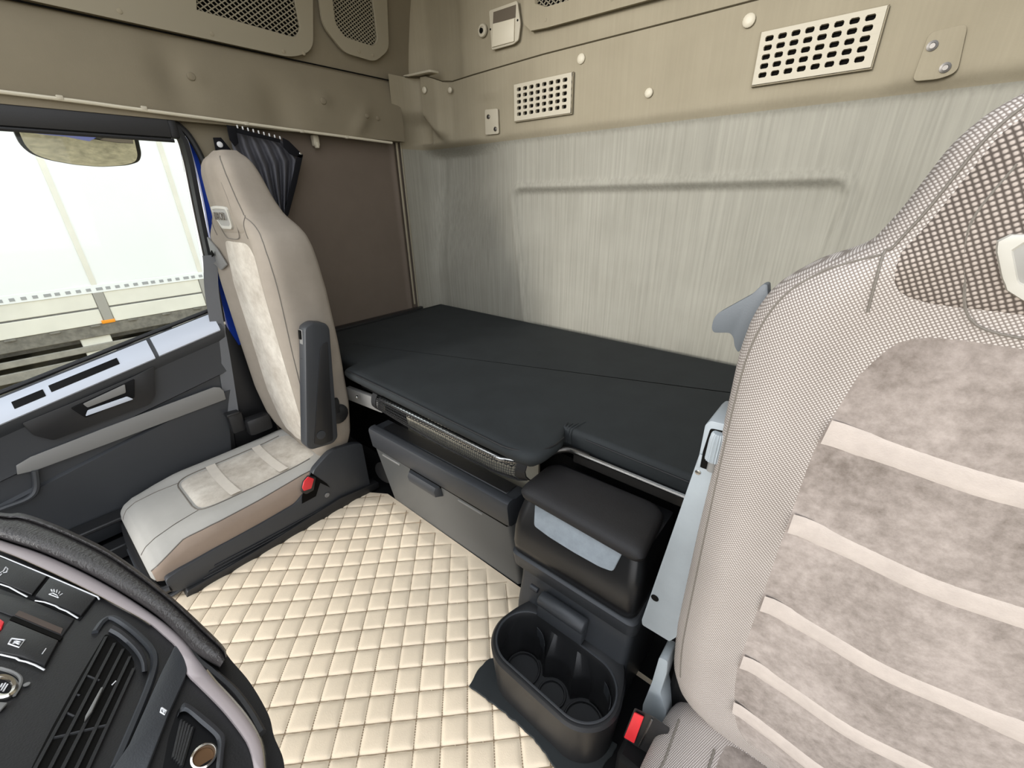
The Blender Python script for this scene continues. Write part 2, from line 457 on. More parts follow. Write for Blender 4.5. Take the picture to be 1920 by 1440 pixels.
# upper half of the back wall, set a little back behind a dark seam
def up_off(x, z):
    o = 0.016 * sm(-1.70, -1.64, x) * 1.0
    d = min(x + 1.585, -1.30 - x, z - 1.735)
    o += 0.004 * sm(0.0, 0.012, -abs(d) + 0.012)
    return o
xs2 = np.concatenate([[-1.995, -1.985, -1.97, -1.95, -1.92], np.linspace(-1.90, 0.60, 110)])
rows = [[(x + (0.06 * (z - 1.70)) * sm(-1.8, -1.99, x), BACK_Y - 0.002 - up_off(x, z) - 0.06 * sm(-1.90, -1.995, x), z) for x in xs2] for z in np.linspace(1.69, 2.30, 44)]
struct(mk('upper_panel', shell(rows, lambda p, i, j: (0, 0.03, 0)), M['lining'], back_lower, angle=60))
mk('seam_gap', join(tube([(x, BACK_Y - back_off(x, 1.688) - 0.0005 if x > -1.90 else BACK_Y - back_off(-1.9, 1.688) - 0.05 * sm(-1.90, -1.99, x), seam_z(x) + 0.002) for x in np.linspace(-1.99, 0.6, 60)], 0.0026, 6)), M['seam'], back_lower)
mk('corner_ledge', prism(roundpoly([(-1.99, 1.575, 1.731), (-1.80, 1.585, 1.727), (-1.79, 1.64, 1.727), (-1.99, 1.64, 1.731)], 0.012, 4), (0, 0, 0.010), 0.003), M['trimplastic'], back_lower)
# small press-in plugs on the back wall
def plug(u, v, y, r):
    p = ony(u, v, y); return lathe(p + np.array([0, 0.004, 0]), (0, -1, 0), [(r, 0), (r, 0.004), (r * 0.85, 0.0065), (r * 0.4, 0.008)], 16)
for u, v, y, r in ((743, 168, 1.585, 0.012), (795, 169, 1.60, 0.014), (843, 169, 1.64, 0.012), (1089, 110, 1.652, 0.0165), (1404, 38, 1.652, 0.0175), (1216, 174, 1.652, 0.0145)):
    mk('plug', plug(u, v, y, r), M['plug'], back_lower)

# --- left side of the cab
LX = -2.02
side = struct(mk('wall_left', shell([[(LX + 0.012 * math.exp(-((y - 1.487) / 0.012) ** 2) + 0.006 * sm(0.70, 0.60, y), y, z) for y in np.concatenate([np.linspace(0.615, 1.44, 24), np.linspace(1.45, 1.56, 20)])] for z in np.linspace(0.0, 1.475, 30)], lambda p, i, j: (-0.03, 0, 0)), M['lining_side']))
mk('corner_bead', join(tube([(-2.0, 1.528, 0.58), (-2.0, 1.528, 1.46)], 0.0035, 6), tube([(-2.004, 1.505, 0.62), (-2.004, 1.505, 1.45)], 0.006, 6)), M['lining'], side)
# header band above door and sleeper, bulging towards the bottom edge
def band_x(y, z):
    t = (z - 1.455) / 0.25
    x = -1.965 - 0.035 * t + 0.014 * math.sin(math.pi * min(1, max(0, t)))
    x -= 0.022 * math.exp(-((y - 0.93) / 0.07) ** 2) * math.exp(-((t - 0.25) / 0.4) ** 2)
    x -= 0.020 * math.exp(-((y - 0.60) / 0.06) ** 2) * math.exp(-((t - 0.5) / 0.4) ** 2)
    x += 0.016 * math.exp(-(((y - 1.30) - 0.15 * (t - 0.3)) / 0.035) ** 2) * math.exp(-((t - 0.25) / 0.25) ** 2)
    for (py, pt) in ((0.652, 0.55), (1.126, 0.50)):
        x += 0.010 * math.exp(-(((y - py) / 0.032) ** 2 + ((t - pt) / 0.13) ** 2))
    return x
ysb = np.linspace(-1.1, 1.53, 150)
rows = [[(band_x(y, z), y - 0.05 * sm(1.40, 1.53, y) * sm(1.58, 1.46, z) * 0.0, z) for y in ysb] for z in np.linspace(1.452, 1.706, 30)]
bandw = mk('header_band', shell(rows, lambda p, i, j: (-0.06, 0, 0)), M['lining_dark'], side, angle=60)
for u, v, r in ((360, 143, 0.013), (605, 190, 0.013), (685, 218, 0.010), (708, 222, 0.010)):
    p = onx(u, v, -1.965)
    mk('plug', lathe((band_x(p[1], p[2]) - 0.002, p[1], p[2]), (1, 0, 0), [(r, 0), (r, 0.003), (r * 0.8, 0.006), (r * 0.3, 0.007)], 16), M['lining_dark'], bandw)
UPN = _n([1, 0, -0.18])
UP0 = (-2.0, 0, 1.70)
def upx(z): return -2.0 + 0.18 * (z - 1.70)
upl = mk('upper_side_panel', shell([[(upx(z) - 0.004, y, z) for y in np.linspace(-1.1, 1.69, 30)] for z in np.linspace(1.70, 2.35, 8)], lambda p, i, j: (-0.04, 0, 0)), M['lining_dark'], side)
mk('seam_gap', tube([(-1.990, -1.1, 1.708), (-1.990, 1.53, 1.708)], 0.0028, 6), M['hole'], side)
mk('upright_seam', tube([(-1.985, 1.655, 1.735), (-1.905, 1.655, 2.2)], 0.0025, 6), M['hole'], side)
# rest of the shell, seen only as light and shade
struct(mk('floor', box2((-2.05, -1.2, -0.06), (0.62, 1.75, -0.012), 0), M['deep']))
struct(mk('shading_ceiling', prism([(-1.98, 0.0, 2.32), (-1.45, 0.0, 2.32), (-1.05, 0.85, 2.32), (0.62, 1.05, 2.32), (0.62, 1.72, 2.32), (-1.98, 1.72, 2.32)], (0, 0, 0.05), 0), M['lining'], smooth=False))  # unseen partial roof, its outline shaped to shade the left rear corner
struct(mk('wall_right', box2((0.56, 0.6, 0), (0.6, 1.72, 2.3), 0), M['lining_dark']))

mk('header_backing', box2((-2.08, -1.1, 1.425), (-2.025, 0.64, 1.72), 0), M['lining_dark'], side)
mk('pillar_trim', prism(roundpoly([np.array((-2.016, y, z)) for y, z in ((0.625, 0.95), (0.70, 0.95), (0.74, 1.20), (0.80, 1.47), (0.575, 1.47), (0.612, 1.38), (0.630, 1.25))], 0.02, 3), (0.006, 0, 0), 0.002), M['lining_dark'], side)
# --- thin white curtain rail along the header band
rail = struct(mk('trim_1', tube(smooth_path([(-1.955, -1.0, 1.496), tuple(onx(0, 172, -1.955)), tuple(onx(250, 204, -1.955)), tuple(onx(500, 237, -1.955)), tuple(onx(735, 268, -1.955))], 6), 0.0055, 8), M['plug']), 'thin pale curtain rail under the header band')
for u, v in ((112, 183), (270, 203), (462, 232), (566, 246), (650, 257)):
    p = onx(u, v, -1.955); mk('rail_clip', rbox(p, (0.012, 0.016, 0.012), 0.002), M['trimplastic'], rail)

# ================================================================== DOOR with its window
XD = -1.955
def sill_z(y): return 0.652 + (y + 0.125) * 0.222
door = struct(mk('door_1', prism([(-2.0, -1.0, 0.02), (-2.0, 0.40, 0.02), (-2.0, 0.452, 0.37), (-2.0, 0.518, 0.755), (-2.0, -1.0, sill_z(-1.0) - 0.01)], (-0.06, 0, 0), 0), M['black']), 'dark passenger door with a silver grey strip')
def dpoly(pts, x, d, r, m, name, parent=door, rnd=0.0, n=4):
    P = [onx(u, v, x) for u, v in pts]
    if rnd: P = roundpoly(P, rnd, n)
    return mk(name, prism(P, (d, 0, 0), r), m, parent)
# inner skin: upper panel, lower panel
rows = []
for y in np.concatenate([np.linspace(-1.0, -0.2, 6), np.linspace(-0.15, 0.50, 40)]):
    zs = sill_z(y)
    yr = lambda z: min(y, interp(z, [0.02, 0.28, 0.37, 0.56, 0.78], [0.37, 0.415, 0.452, 0.482, 0.52]))
    prof = [(-2.0, zs - 0.004), (-1.985, zs), (-1.972, zs - 0.012), (-1.945, zs - 0.045), (-1.936, zs - 0.058), (-1.934, zs - 0.072), (-1.940, zs - 0.092), (-1.952, zs - 0.11), (-1.956, zs - 0.20), (-1.953, zs - 0.238), (-1.964, zs - 0.245), (-1.964, zs - 0.31), (-1.952, zs - 0.318), (-1.958, zs - 0.42), (-1.97, zs - 0.50), (-1.985, 0.02)]
    rows.append([(px, yr(pz), pz) for px, pz in prof])
mk('inner_skin', shell(rows, lambda p, i, j: (-0.012, 0, -0.004)), M['charcoal'], door, angle=30)
# silver-grey strip
strip = [(30, 872), (57, 856), (200, 800), (400, 725.5), (412, 726), (419, 733), (423, 748), (200, 832), (67, 881), (32, 889)]
dpoly(strip, -1.952, 0.006, 0.002, M['grey'], 'trim_strip')
# satin ledge cap below the glass: front piece with the switch slots, rear arm pad
zc = lambda y: sill_z(y)
def ledge(y0, y1, n, lift):
    rows = []
    for y in np.linspace(y0, y1, n):
        zs = sill_z(y)
        rows.append([(-1.9755, y, zs - 0.008 + lift), (-1.970, y, zs - 0.010 + lift), (-1.943, y, zs - 0.043 + lift), (-1.932, y, zs - 0.056 + lift), (-1.928, y, zs - 0.068 + lift)])
    return shell(rows, lambda p, i, j: (-0.012, 0, -0.010))
mk('armrest_ledge', ledge(-0.95, 0.262, 30, 0.004), M['satin'], door)
mk('arm_pad', ledge(0.275, 0.488, 12, 0.006), M['satin'], door)
def ledgept(y, t):
    zs = sill_z(y) + 0.0075
    return np.array([-1.970 + 0.036 * t, y, zs - 0.010 - 0.044 * t])
def ledge_slot(y0, y1, t0, t1): 
    return [ledgept(y0, t0), ledgept(y1, t0), ledgept(y1, t1), ledgept(y0, t1)]
mk('switch_slot', prism(ledge_slot(-0.02, 0.165, 0.35, 0.78), (-0.006, 0, -0.006), 0.001), M['deep'], door)
mk('switch_slot', prism(ledge_slot(-0.11, -0.035, 0.42, 0.86), (-0.006, 0, -0.006), 0.001), M['deep'], door)
mk('switch_slot', prism(ledge_slot(-0.28, -0.15, 0.42, 0.9), (-0.006, 0, -0.006), 0.001), M['black'], door)
# pull cup recessed into the upper panel
dpoly([(40, 793), (150, 748), (250, 705), (289, 685), (291, 740), (280, 757), (100, 825), (62, 815)], -1.944, 0.006, 0.002, M['black'], 'handle_bezel', rnd=0.008)
dpoly([(132, 765), (252, 710), (252, 745), (160, 783)], -1.936, 0.004, 0.001, M['deep'], 'pull_cup', rnd=0.005)
dpoly([(155, 757), (234, 720), (236, 736), (164, 764)], -1.931, 0.003, 0.001, M['grey'], 'pull_handle', rnd=0.004)
dpoly([(164, 769), (238, 743), (250, 748), (160, 780)], -1.930, 0.004, 0.001, M['satin'], 'cup_floor', rnd=0.004)
# bottle pocket lip at the front
mk('pocket_lip', tube(smooth_path([tuple(onx(66, 882, -1.945)), tuple(onx(68, 915, -1.945)), tuple(onx(52, 935, -1.94)), tuple(onx(0, 955, -1.935)), tuple(onx(-60, 980, -1.93))], 6), 0.009, 8), M['charcoal'], door)
mk('sill_step', join(box2((-1.97, -0.9, 0.115), (-1.90, 0.40, 0.13), 0.004), box2((-1.90, -0.9, 0.0), (-1.84, 0.42, 0.055), 0.004)), M['black'], door)
mk('outer_skin', box2((-2.075, -1.0, -0.6), (-2.06, 0.53, 0.38), 0.004), M['blue'], door)

# window: glass and black frame
win = struct(mk('window_1', prism([(-2.035, -1.0, sill_z(-1.0) - 0.02), (-2.035, 0.50, sill_z(0.50) - 0.02), (-2.035, 0.575, 1.43), (-2.035, -1.0, 1.43)], (-0.004, 0, 0), 0), M['glass']), 'clear side window in the passenger door')
fr = smooth_path([(-2.01, 0.515, 0.74), (-2.01, 0.527, 0.85), (-2.01, 0.553, 1.15), (-2.01, 0.571, 1.35), (-2.01, 0.562, 1.42), (-2.01, 0.51, 1.447), (-2.01, 0.35, 1.452), (-2.01, -0.3, 1.456), (-2.01, -1.0, 1.46)], 8)
mk('window_frame', loft([[p + np.array([0.02, 0.0, 0]), p + np.array([0.02, 0, 0]) + np.array([0, 0.015 if p[2] < 1.40 else 0.008, 0.0 if p[2] < 1.40 else 0.018]), p + np.array([-0.04, 0.015 if p[2] < 1.40 else 0.008, 0.0 if p[2] < 1.40 else 0.018]), p + np.array([-0.04, 0, 0])] for p in fr], True, True), M['rubber'], win, angle=50)
mk('sill_seal', tube([(-2.005, -1.0, sill_z(-1.0) + 0.004), (-2.005, 0.515, sill_z(0.515) + 0.004)], 0.008, 8), M['rubber'], win)
mk('glass_guide', tube(smooth_path([tuple(p + np.array([0.012, -0.012, -0.004])) for p in fr[:34]], 1), 0.003, 6), M['steeldark'], win)
# blue painted jamb and black pillar trim between window and seat
jam = struct(mk('trim_2', shell([[(-2.03, 0.545 + 0.055 * sm(0.7, 1.35, z) , z), (-2.03, 0.60 + 0.03 * sm(0.7, 1.35, z), z)] for z in np.linspace(0.35, 1.44, 20)], lambda p, i, j: (-0.02, 0, 0)), M['blue']), 'blue painted door jamb behind the seat')
struct(mk('trim_3', prism([(-2.015, 0.40, 0.0), (-2.015, 0.70, 0.0), (-2.015, 0.70, 0.62), (-2.015, 0.56, 0.62), (-2.015, 0.535, 0.72), (-2.015, 0.46, 0.37)], (-0.02, 0, 0), 0.003), M['black']), 'black pillar trim behind the passenger seat')
struct(mk('trim_4', tube(smooth_path([(-2.0, 0.622, 0.7), (-2.0, 0.628, 1.1), (-2.0, 0.622, 1.30), (-2.0, 0.597, 1.41), (-2.0, 0.55, 1.462)], 8), 0.011, 8), M['rubber']), 'black door seal around the rear edge of the opening')

# ================================================================== OUTSIDE
GZ = -1.12
struct(mk('ground', prism([(-40, -25, GZ), (30, -25, GZ), (30, 30, GZ), (-40, 30, GZ)], (0, 0, -0.05), 0), M['gravel']))
TX = -8.4
t = thing('truck_trailer', 'white curtain-sided trailer parked outside the passenger window', 'trailer', (TX, 2, GZ))
def tz(u, v): return onx(u, v, TX)
zE = 0.0
Y0, Y1 = -7.0, 6.0
for i in range(10):
    y0 = Y0 + 1.3 * i
    g = shell([[(TX + 0.012 * math.sin(math.pi * k / 8), y0 + 1.3 * k / 8, z) for k in range(9)] for z in (0.05, 1.0, 2.0, 3.0)], lambda p, a, b: (-0.03, 0, 0))
    mk('tarpaulin_panel', g, M['trailer'], t)
    mk('seam_strap', box2((TX - 0.01, y0 - 0.03, 0.05), (TX + 0.012, y0 + 0.03, 3.0), 0), M['alu'], t)
    mk('dropside_board', box2((TX - 0.03, y0 + 0.06, -0.19), (TX, y0 + 1.24, 0.02), 0.006), M['alu'], t)
    mk('dropside_board', box2((TX - 0.03, y0 + 0.06, -0.42), (TX, y0 + 1.24, -0.215), 0.006), M['alu'], t)
    mk('dropside_post', box2((TX - 0.03, y0 - 0.055, -0.42), (TX + 0.015, y0 + 0.055, 0.02), 0.006), M['alu_post'], t)
mk('tarpaulin_hem', box2((TX - 0.01, Y0, 0.015), (TX + 0.014, Y1, 0.125), 0.004), M['trailer'], t)
g = join(*[box2((TX + 0.012, y, 0.045), (TX + 0.018, y + (0.05 if k % 5 else 0.07), 0.085), 0) for k, y in enumerate(np.arange(-3.4, 3.6, 0.105))])
o = mk('eyelet_row', g, M['mark'], t); o['kind'] = 'stuff'
o = mk('tie_hooks', join(*[box2((TX, y, -0.455), (TX + 0.02, y + 0.11, -0.425), 0.008) for y in np.arange(-3.2, 3.6, 0.42)]), M['chassis'], t); o['kind'] = 'stuff'
mk('chassis_rail', box2((TX - 0.2, Y0, -0.60), (TX - 0.01, Y1, -0.425), 0.01), M['chassis'], t)
mk('side_guard', box2((TX - 0.06, Y0, -0.80), (TX - 0.02, Y1, -0.71), 0.01), M['guard'], t)
mk('side_guard', box2((TX - 0.06, Y0, -1.0), (TX - 0.02, Y1, -0.87), 0.01), M['guard'], t)
mk('floor_underside', box2((TX - 2.4, Y0, -0.7), (TX - 0.25, Y1, -0.45), 0.0), M['chassis'], t)
mk('far_side', box2((TX - 2.5, Y0, -1.1), (TX - 2.4, Y1, 3.0), 0.0), M['chassis'], t)
for y in (-1.1, 0.42, 1.50):
    mk('guard_bracket', box2((TX - 0.12, y, -1.0), (TX - 0.05, y + 0.33, -0.55), 0.01), M['alu'], t)
p = tz(203, 602); mk('side_reflector', rbox((TX + 0.008, p[1], p[2]), (0.02, 0.15, 0.05), 0.006), M['amber'], t)
p = tz(398, 570); mk('lamp_cluster', rbox((TX + 0.0, p[1], p[2]), (0.05, 0.14, 0.16), 0.01), M['alu_post'], t)

# kerb mirror hanging outside the top of the door window
mir = thing('kerb_mirror', 'rounded exterior mirror hanging above the passenger window', 'mirror', (-2.3, 0.3, 1.4))
mn = _n((0.70, -0.08, -0.70)); mp0 = onx(150, 250, -2.30)
out = [(20, 236), (26, 250), (36, 272), (55, 290), (90, 302), (140, 311), (190, 315), (240, 312), (263, 305), (267, 292), (262, 268), (256, 240), (200, 205), (100, 195), (45, 205)]
P = roundpoly([onp(u, v, mp0, mn) for u, v in out], 0.02, 3)
mk('mirror_housing', prism(P, -mn * 0.05, 0.008), M['rubber'], mir)
c = sum(P) / len(P)
mk('mirror_glass', prism([c + (q - c) * 0.915 + mn * 0.0005 for q in P], mn * 0.003, 0.001), M['mirror'], mir)
mk('mirror_arm', tube([tuple(c - mn * 0.04), tuple(c - mn * 0.06 + np.array([0.05, -0.1, 0.25]))], 0.015, 8), M['rubber'], mir)

# roller blind housing across the top of the window
bl = thing('roller_blind', 'black roller blind rolled up along the top of the window', 'blind', (-1.99, -0.2, 1.40))
mk('blind_box', loft([[(-2.005, y, 1.405), (-1.985, y, 1.392), (-1.972, y, 1.40), (-1.966, y, 1.43), (-1.970, y, 1.462), (-2.005, y, 1.466)] for y in np.linspace(-1.0, 0.535, 14)], True, True), M['black'], bl, angle=30)
mk('blind_end_cap', rbox((-1.985, 0.548, 1.427), (0.03, 0.028, 0.06), 0.008), M['rubber'], bl)
mk('pull_bar', tube([(-1.975, -1.0, 1.395), (-1.975, 0.54, 1.390)], 0.006, 8), M['rubber'], bl)

# ================================================================== MATS
def quilt_h(x, y):
    a = (x + y) / math.sqrt(2); b = (x - y) / math.sqrt(2)
    s = 0.0638
    b += 0.012 * sm(-1.05, -1.5, x) * math.sin(y * 6)
    da = abs((a + 0.010 + s / 2) % s - s / 2); db = abs((b - 0.0135 + s / 2) % s - s / 2)
    h = 0.0068 * (1 - 0.75 * math.exp(-da / 0.0035) - 0.25 * math.exp(-da / 0.014)) * (1 - 0.75 * math.exp(-db / 0.0035) - 0.25 * math.exp(-db / 0.014))
    return h + 0.003 * math.sin(x * 7 + 1) * math.sin(y * 6)
xs = np.linspace(-1.535, 0.30, 470)
def mat_y(x, t):
    yb = interp(x, [-1.54, -1.455, -1.38, 0.3], [0.69, 0.728, 0.775, 0.755])
    y0 = interp(x, [-1.535, -1.50, -1.42, 0.3], [0.10, 0.01, -0.06, -0.30])
    return y0 + (yb - y0) * t
rows = [[(x, mat_y(x, t), 0.002 + quilt_h(x, mat_y(x, t)) * min(1, 12 * t, 12 * (1 - t)) ) for x in xs] for t in np.linspace(0, 1, 250)]
fm = mk('quilted_floor_mat', shell(rows, lambda p, i, j: (0, 0, -0.010)), M['mat_leather'], angle=70)
tag(fm, 'cream diamond-quilted leatherette mat covering the cab floor', 'floor mat')
# stitched seams lying in the grooves of the quilting
def seam_lines():
    gs = []
    s = 0.0638; r2 = math.sqrt(2)
    for fam in (0, 1):
        for k in range(-40, 40):
            c = k * s + (-0.010 if fam == 0 else 0.0135); run = []
            for q in np.arange(-1.7, 1.7, 0.02):
                if fam == 0: a, b = c, q
                else: a, b = q, c
                x, y = (a + b) / r2, (a - b) / r2
                if fam == 1: 
                    w = 0.012 * sm(-1.05, -1.5, x) * math.sin(y * 6); x, y = x - w / r2, y + w / r2
                ok = -1.52 < x < -0.15 and mat_y(x, 0.01) < y < mat_y(x, 0.99)
                if ok: run.append((x, y, 0.0030 + 0.003 * math.sin(x * 7 + 1) * math.sin(y * 6)))
                elif len(run) > 1: gs.append(tube(run, 0.0015, 4)); run = []
                else: run = []
            if len(run) > 1: gs.append(tube(run, 0.0015, 4))
    return join(*gs)
o = mk('seam_stitching', seam_lines(), M['thread'], fm); o['kind'] = 'stuff'
# black cloth flap under the cup holder
poly = [onz(u, v, 0.012) for u, v in ((880, 1288), (897, 1258), (915, 1238), (960, 1225), (1010, 1290), (1100, 1360), (1160, 1400), (1130, 1440), (1075, 1475), (1040, 1440), (1010, 1398), (975, 1362), (935, 1330), (905, 1308))]
pp = []
for i, q in enumerate(resample(poly, 90)):
    pp.append(q + np.array([random.uniform(-1, 1), random.uniform(-1, 1), 0]) * 0.0016)
o = mk('floor_cloth', prism(pp, (0, 0, 0.006), 0.0015, 1), M['mattress'])
tag(o, 'black cloth flap with a frayed hem lying under the cup holder', 'cloth')

# ================================================================== BUNK
bunk = thing('bunk_base', 'steel-edged bunk frame with a beige panel under the black mattress', 'bunk', (-0.75, 1.2, 0.3))
mk('base_panel', box2((-1.95, 0.96, 0.44), (0.55, 1.66, 0.530), 0.004), M['black'], bunk)
mk('front_tray', prism(roundpoly([(-1.44, 0.775, 0.505), (-0.60, 0.765, 0.505), (-0.575, 0.96, 0.505), (-1.44, 0.96, 0.505)], [0, 0.06, 0, 0], 6), (0, 0, 0.024), 0.003), M['black'], bunk)
mk('beige_board', prism([(-1.30, 0.872, 0.30), (-0.63, 0.872, 0.30), (-0.63, 0.872, 0.50), (-1.30, 0.872, 0.50)], (0, 0.008, 0), 0), M['board'], bunk)
mk('dark_backing', box2((-1.95, 0.935, 0.0), (0.55, 0.95, 0.46), 0), M['deep'], bunk)
railp = smooth_path([(-0.592, 0.768, 0.525), (-0.565, 0.80, 0.534), (-0.535, 0.842, 0.543), (-0.505, 0.858, 0.546), (-0.45, 0.858, 0.546)], 8)
mk('front_tube', tube(railp, 0.0095, 10), M['steeldark'], bunk)
mk('steel_edge', box2((-0.50, 0.856, 0.510), (0.5, 0.864, 0.5485), 0.003), M['steeldark'], bunk)
mk('steel_edge_bead', tube([(-0.515, 0.855, 0.548), (0.5, 0.852, 0.546)], 0.0062, 8), M['steel'], bunk)
mk('bracket_plate', join(prism([onz(648, 728, 0.5) * [1, 1, 0] + [0, 0, 0.505], onz(712, 752, 0.5) * [1, 1, 0] + [0, 0, 0.505], onz(712, 752, 0.5) * [1, 1, 0] + [0, 0, 0.448], onz(648, 728, 0.5) * [1, 1, 0] + [0, 0, 0.448]], (0, 0.02, 0), 0.003)), M['grey'], bunk)
q = onz(671, 744, 0.49); mk('bracket_bolt', lathe(q + np.array([0, -0.004, 0]), (0, -1, 0), [(0.007, -0.004), (0.007, 0.002), (0.004, 0.005)], 10), M['steel'], bunk)
# mattress: thin black-covered pad with a deep left end
outl = [(-1.955, 1.665), (-1.955, 0.785), (-1.475, 0.785), (-1.452, 0.716), (-0.70, 0.692), (-0.512, 0.690), (-0.508, 0.82), (-0.54, 0.868), (-0.49, 0.868), (0.52, 0.836), (0.52, 1.665)]
rad = [0.03, 0.03, 0.02, 0.02, 0.0, 0.115, 0.03, 0.012, 0.01, 0.03, 0.03]
ol = resample(roundpoly([np.array(p) for p in outl], rad, 10), 300)
n = len(ol)
def inward(i):
    d = ol[(i + 1) % n] - ol[i - 1]; return np.array([-d[1], d[0]]) / (np.linalg.norm(d) + 1e-9)
area = sum(ol[i][0] * ol[(i + 1) % n][1] - ol[(i + 1) % n][0] * ol[i][1] for i in range(n))
sgn = 1 if area > 0 else -1
rows = []
for ins, z in ((0.046, 0.535), (0.030, 0.545), (0.012, 0.560), (0.001, 0.576), (0.001, 0.588), (0.007, 0.597), (0.020, 0.6022), (0.034, 0.603), (0.042, 0.603)):
    r = []
    for i, p in enumerate(ol):
        k = 1.0 if p[0] < -0.50 and p[1] < 0.84 and p[0] > -1.46 else (0.25 if z < 0.58 else (0.45 if p[1] < 0.9 and p[0] > -0.56 else 1.0))
        q = p + inward(i) * sgn * ins * k
        fold = 0.004 * math.sin(i * 2.1) * math.exp(-((p[0] + 0.53) / 0.03) ** 2 - ((p[1] - 0.862) / 0.03) ** 2) * (1 if z < 0.6029 else 0)
        r.append((q[0], q[1], z + fold))
    rows.append(r)
g = loft(rows, True, True)
mt = mk('mattress', g, M['mattress'], angle=55)
for _p in mt.data.polygons:
    if _p.loop_total > 50: _p.use_smooth = False
tag(mt, 'flat black-covered bunk mattress along the back wall', 'mattress')
def crease(pts, r=0.0022): return tube(smooth_path(pts, 6), r, 6)
mk('seam_piping', crease([(-1.42, 0.720, 0.599), (-1.1, 0.709, 0.600), (-0.7, 0.696, 0.599), (-0.60, 0.696, 0.598), (-0.545, 0.722, 0.598), (-0.516, 0.77, 0.598), (-0.516, 0.83, 0.597)], 0.0022), M['net'], mt)
mk('seam_piping', crease([(-0.47, 0.866, 0.590), (-0.2, 0.857, 0.589), (0.1, 0.849, 0.588), (0.5, 0.836, 0.588)], 0.0018), M['net'], mt)
mk('gathered_corner', join(*[crease([(-0.545 + 0.012 * k, 0.895 + 0.004 * k * k, 0.6015), (-0.541 + 0.008 * k, 0.872, 0.600), (-0.535 + 0.006 * k, 0.866, 0.560)], 0.0035) for k in range(4)]), M['mattress'], mt)
# side ledge along the left wall
o = mk('side_ledge', prism(roundpoly([(-2.015, 0.78, 0.50), (-1.960, 0.78, 0.50), (-1.960, 1.50, 0.50), (-1.975, 1.545, 0.50), (-2.0, 1.545, 0.50)], 0.01, 3), (0, 0, 0.102), 0.006), M['black'])
tag(o, 'black plastic ledge between the mattress and the taupe side wall', 'ledge')

# storage net hanging from the front tube
net = thing('storage_net', 'black mesh storage net hanging from the bunk front tube', 'net', (-0.95, 0.73, 0.42))
tp = [(-1.285 + 0.69 * k / 84) for k in range(85)]
def net_pt(x, t):
    y = interp(x, [-1.30, -0.70, -0.62, -0.59], [0.737, 0.724, 0.735, 0.752]); s = (x + 1.285) / 0.69
    zb = 0.452 - 0.012 * math.sin(math.pi * s)
    return np.array([x + 0.006 * math.sin(9 * t + x * 30) * t, y - 0.014 * math.sin(math.pi * min(1, t * 0.9)) + 0.03 * t * t, 0.524 + (zb - 0.524) * t])
wires = []
for k, x in enumerate(tp):
    wires.append(tube([net_pt(x, t) for t in np.linspace(0, 1, 6)], 0.0010, 4, False))
for t in np.linspace(0.0, 1, 9):
    wires.append(tube([net_pt(x, t) for x in tp[::2]], 0.0010, 4, False))
o = mk('net_strands', join(*wires), M['net'], net); o['kind'] = 'stuff'
wr = []
for k, x in enumerate(tp[::2]):
    c0 = net_pt(x, 0); wr.append(tube([c0 + np.array([0, 0.012 + 0.0125 * math.cos(a), -0.010 + 0.0125 * math.sin(a)]) for a in np.linspace(-2.8, 2.2, 7)], 0.0019, 4, False))
o = mk('loop_wrap', join(*wr), M['net'], net); o['kind'] = 'stuff'
mk('bright_tube', tube([(-1.29, 0.750, 0.5160), (-0.66, 0.735, 0.5175), (-0.60, 0.757, 0.523)], 0.0105, 10), M['steel'], net)
mk('lower_hem', tube([net_pt(x, 1) for x in tp], 0.004, 6), M['net'], net)
for xe in (-1.288, -0.595):
    mk('end_binding', shell([[net_pt(xe + dx, t) + np.array([0, -0.002, 0]) for dx in (-0.014, 0, 0.014)] for t in np.linspace(-0.15, 1, 6)], lambda p, i, j: (0, 0.004, 0)), M['net'], net)

# ================================================================== STORAGE BOX (cool box drawer)
bx = thing('storage_box', 'dark grey front-opening storage box under the bunk with a centre pull handle', 'storage box', (-0.98, 0.8, 0))
XL, XR = -1.337, -0.625
def yprof(z): return 0.775 + (0.728 - 0.775) * z / 0.29
mk('front_panel', loft([[(XL + 0.004, yprof(z) + 0.01, z), (XL + 0.012, yprof(z), z), (XR - 0.012, yprof(z) - 0.004, z), (XR - 0.002, yprof(z) + 0.01, z), (XR - 0.002, 0.865, z), (XL + 0.004, 0.865, z)] for z in (0.0, 0.1, 0.2, 0.288)], True, True), M['boxgrey'], bx, angle=60)
lidp = [(0.735, 0.291), (0.724, 0.293), (0.719, 0.30), (0.713, 0.372), (0.716, 0.382), (0.725, 0.387), (0.742, 0.387), (0.748, 0.380), (0.806, 0.380), (0.806, 0.291)]
rows = []
for x, k in ((XL, 0.006), (XL + 0.006, 0.0), (XR - 0.016, 0.0), (XR - 0.003, 0.004), (XR, 0.014)):
    rows.append([(x, y + k * (1 if y < 0.8 else 0), z - k * 0.5 * (1 if z > 0.35 else 0)) for y, z in lidp])
lid = mk('lid', loft(rows, True, True), M['charcoal'], bx, angle=35)
mk('lid_recess', box2((XL + 0.045, 0.752, 0.378), (XR - 0.035, 0.803, 0.3835), 0.004), M['black'], lid)
mk('lid_gap', tube([(XL + 0.005, 0.729, 0.2895), (XR - 0.012, 0.725, 0.2895)], 0.0022, 6), M['hole'], bx)
def onface(u, v):   # point on the slightly raked box front
    nn = _n((0, -0.29, -0.047)); return onp(u, v, (0, 0.775, 0), nn)
h0, h1 = onface(781, 905), onface(836, 945)
yl = 0.727
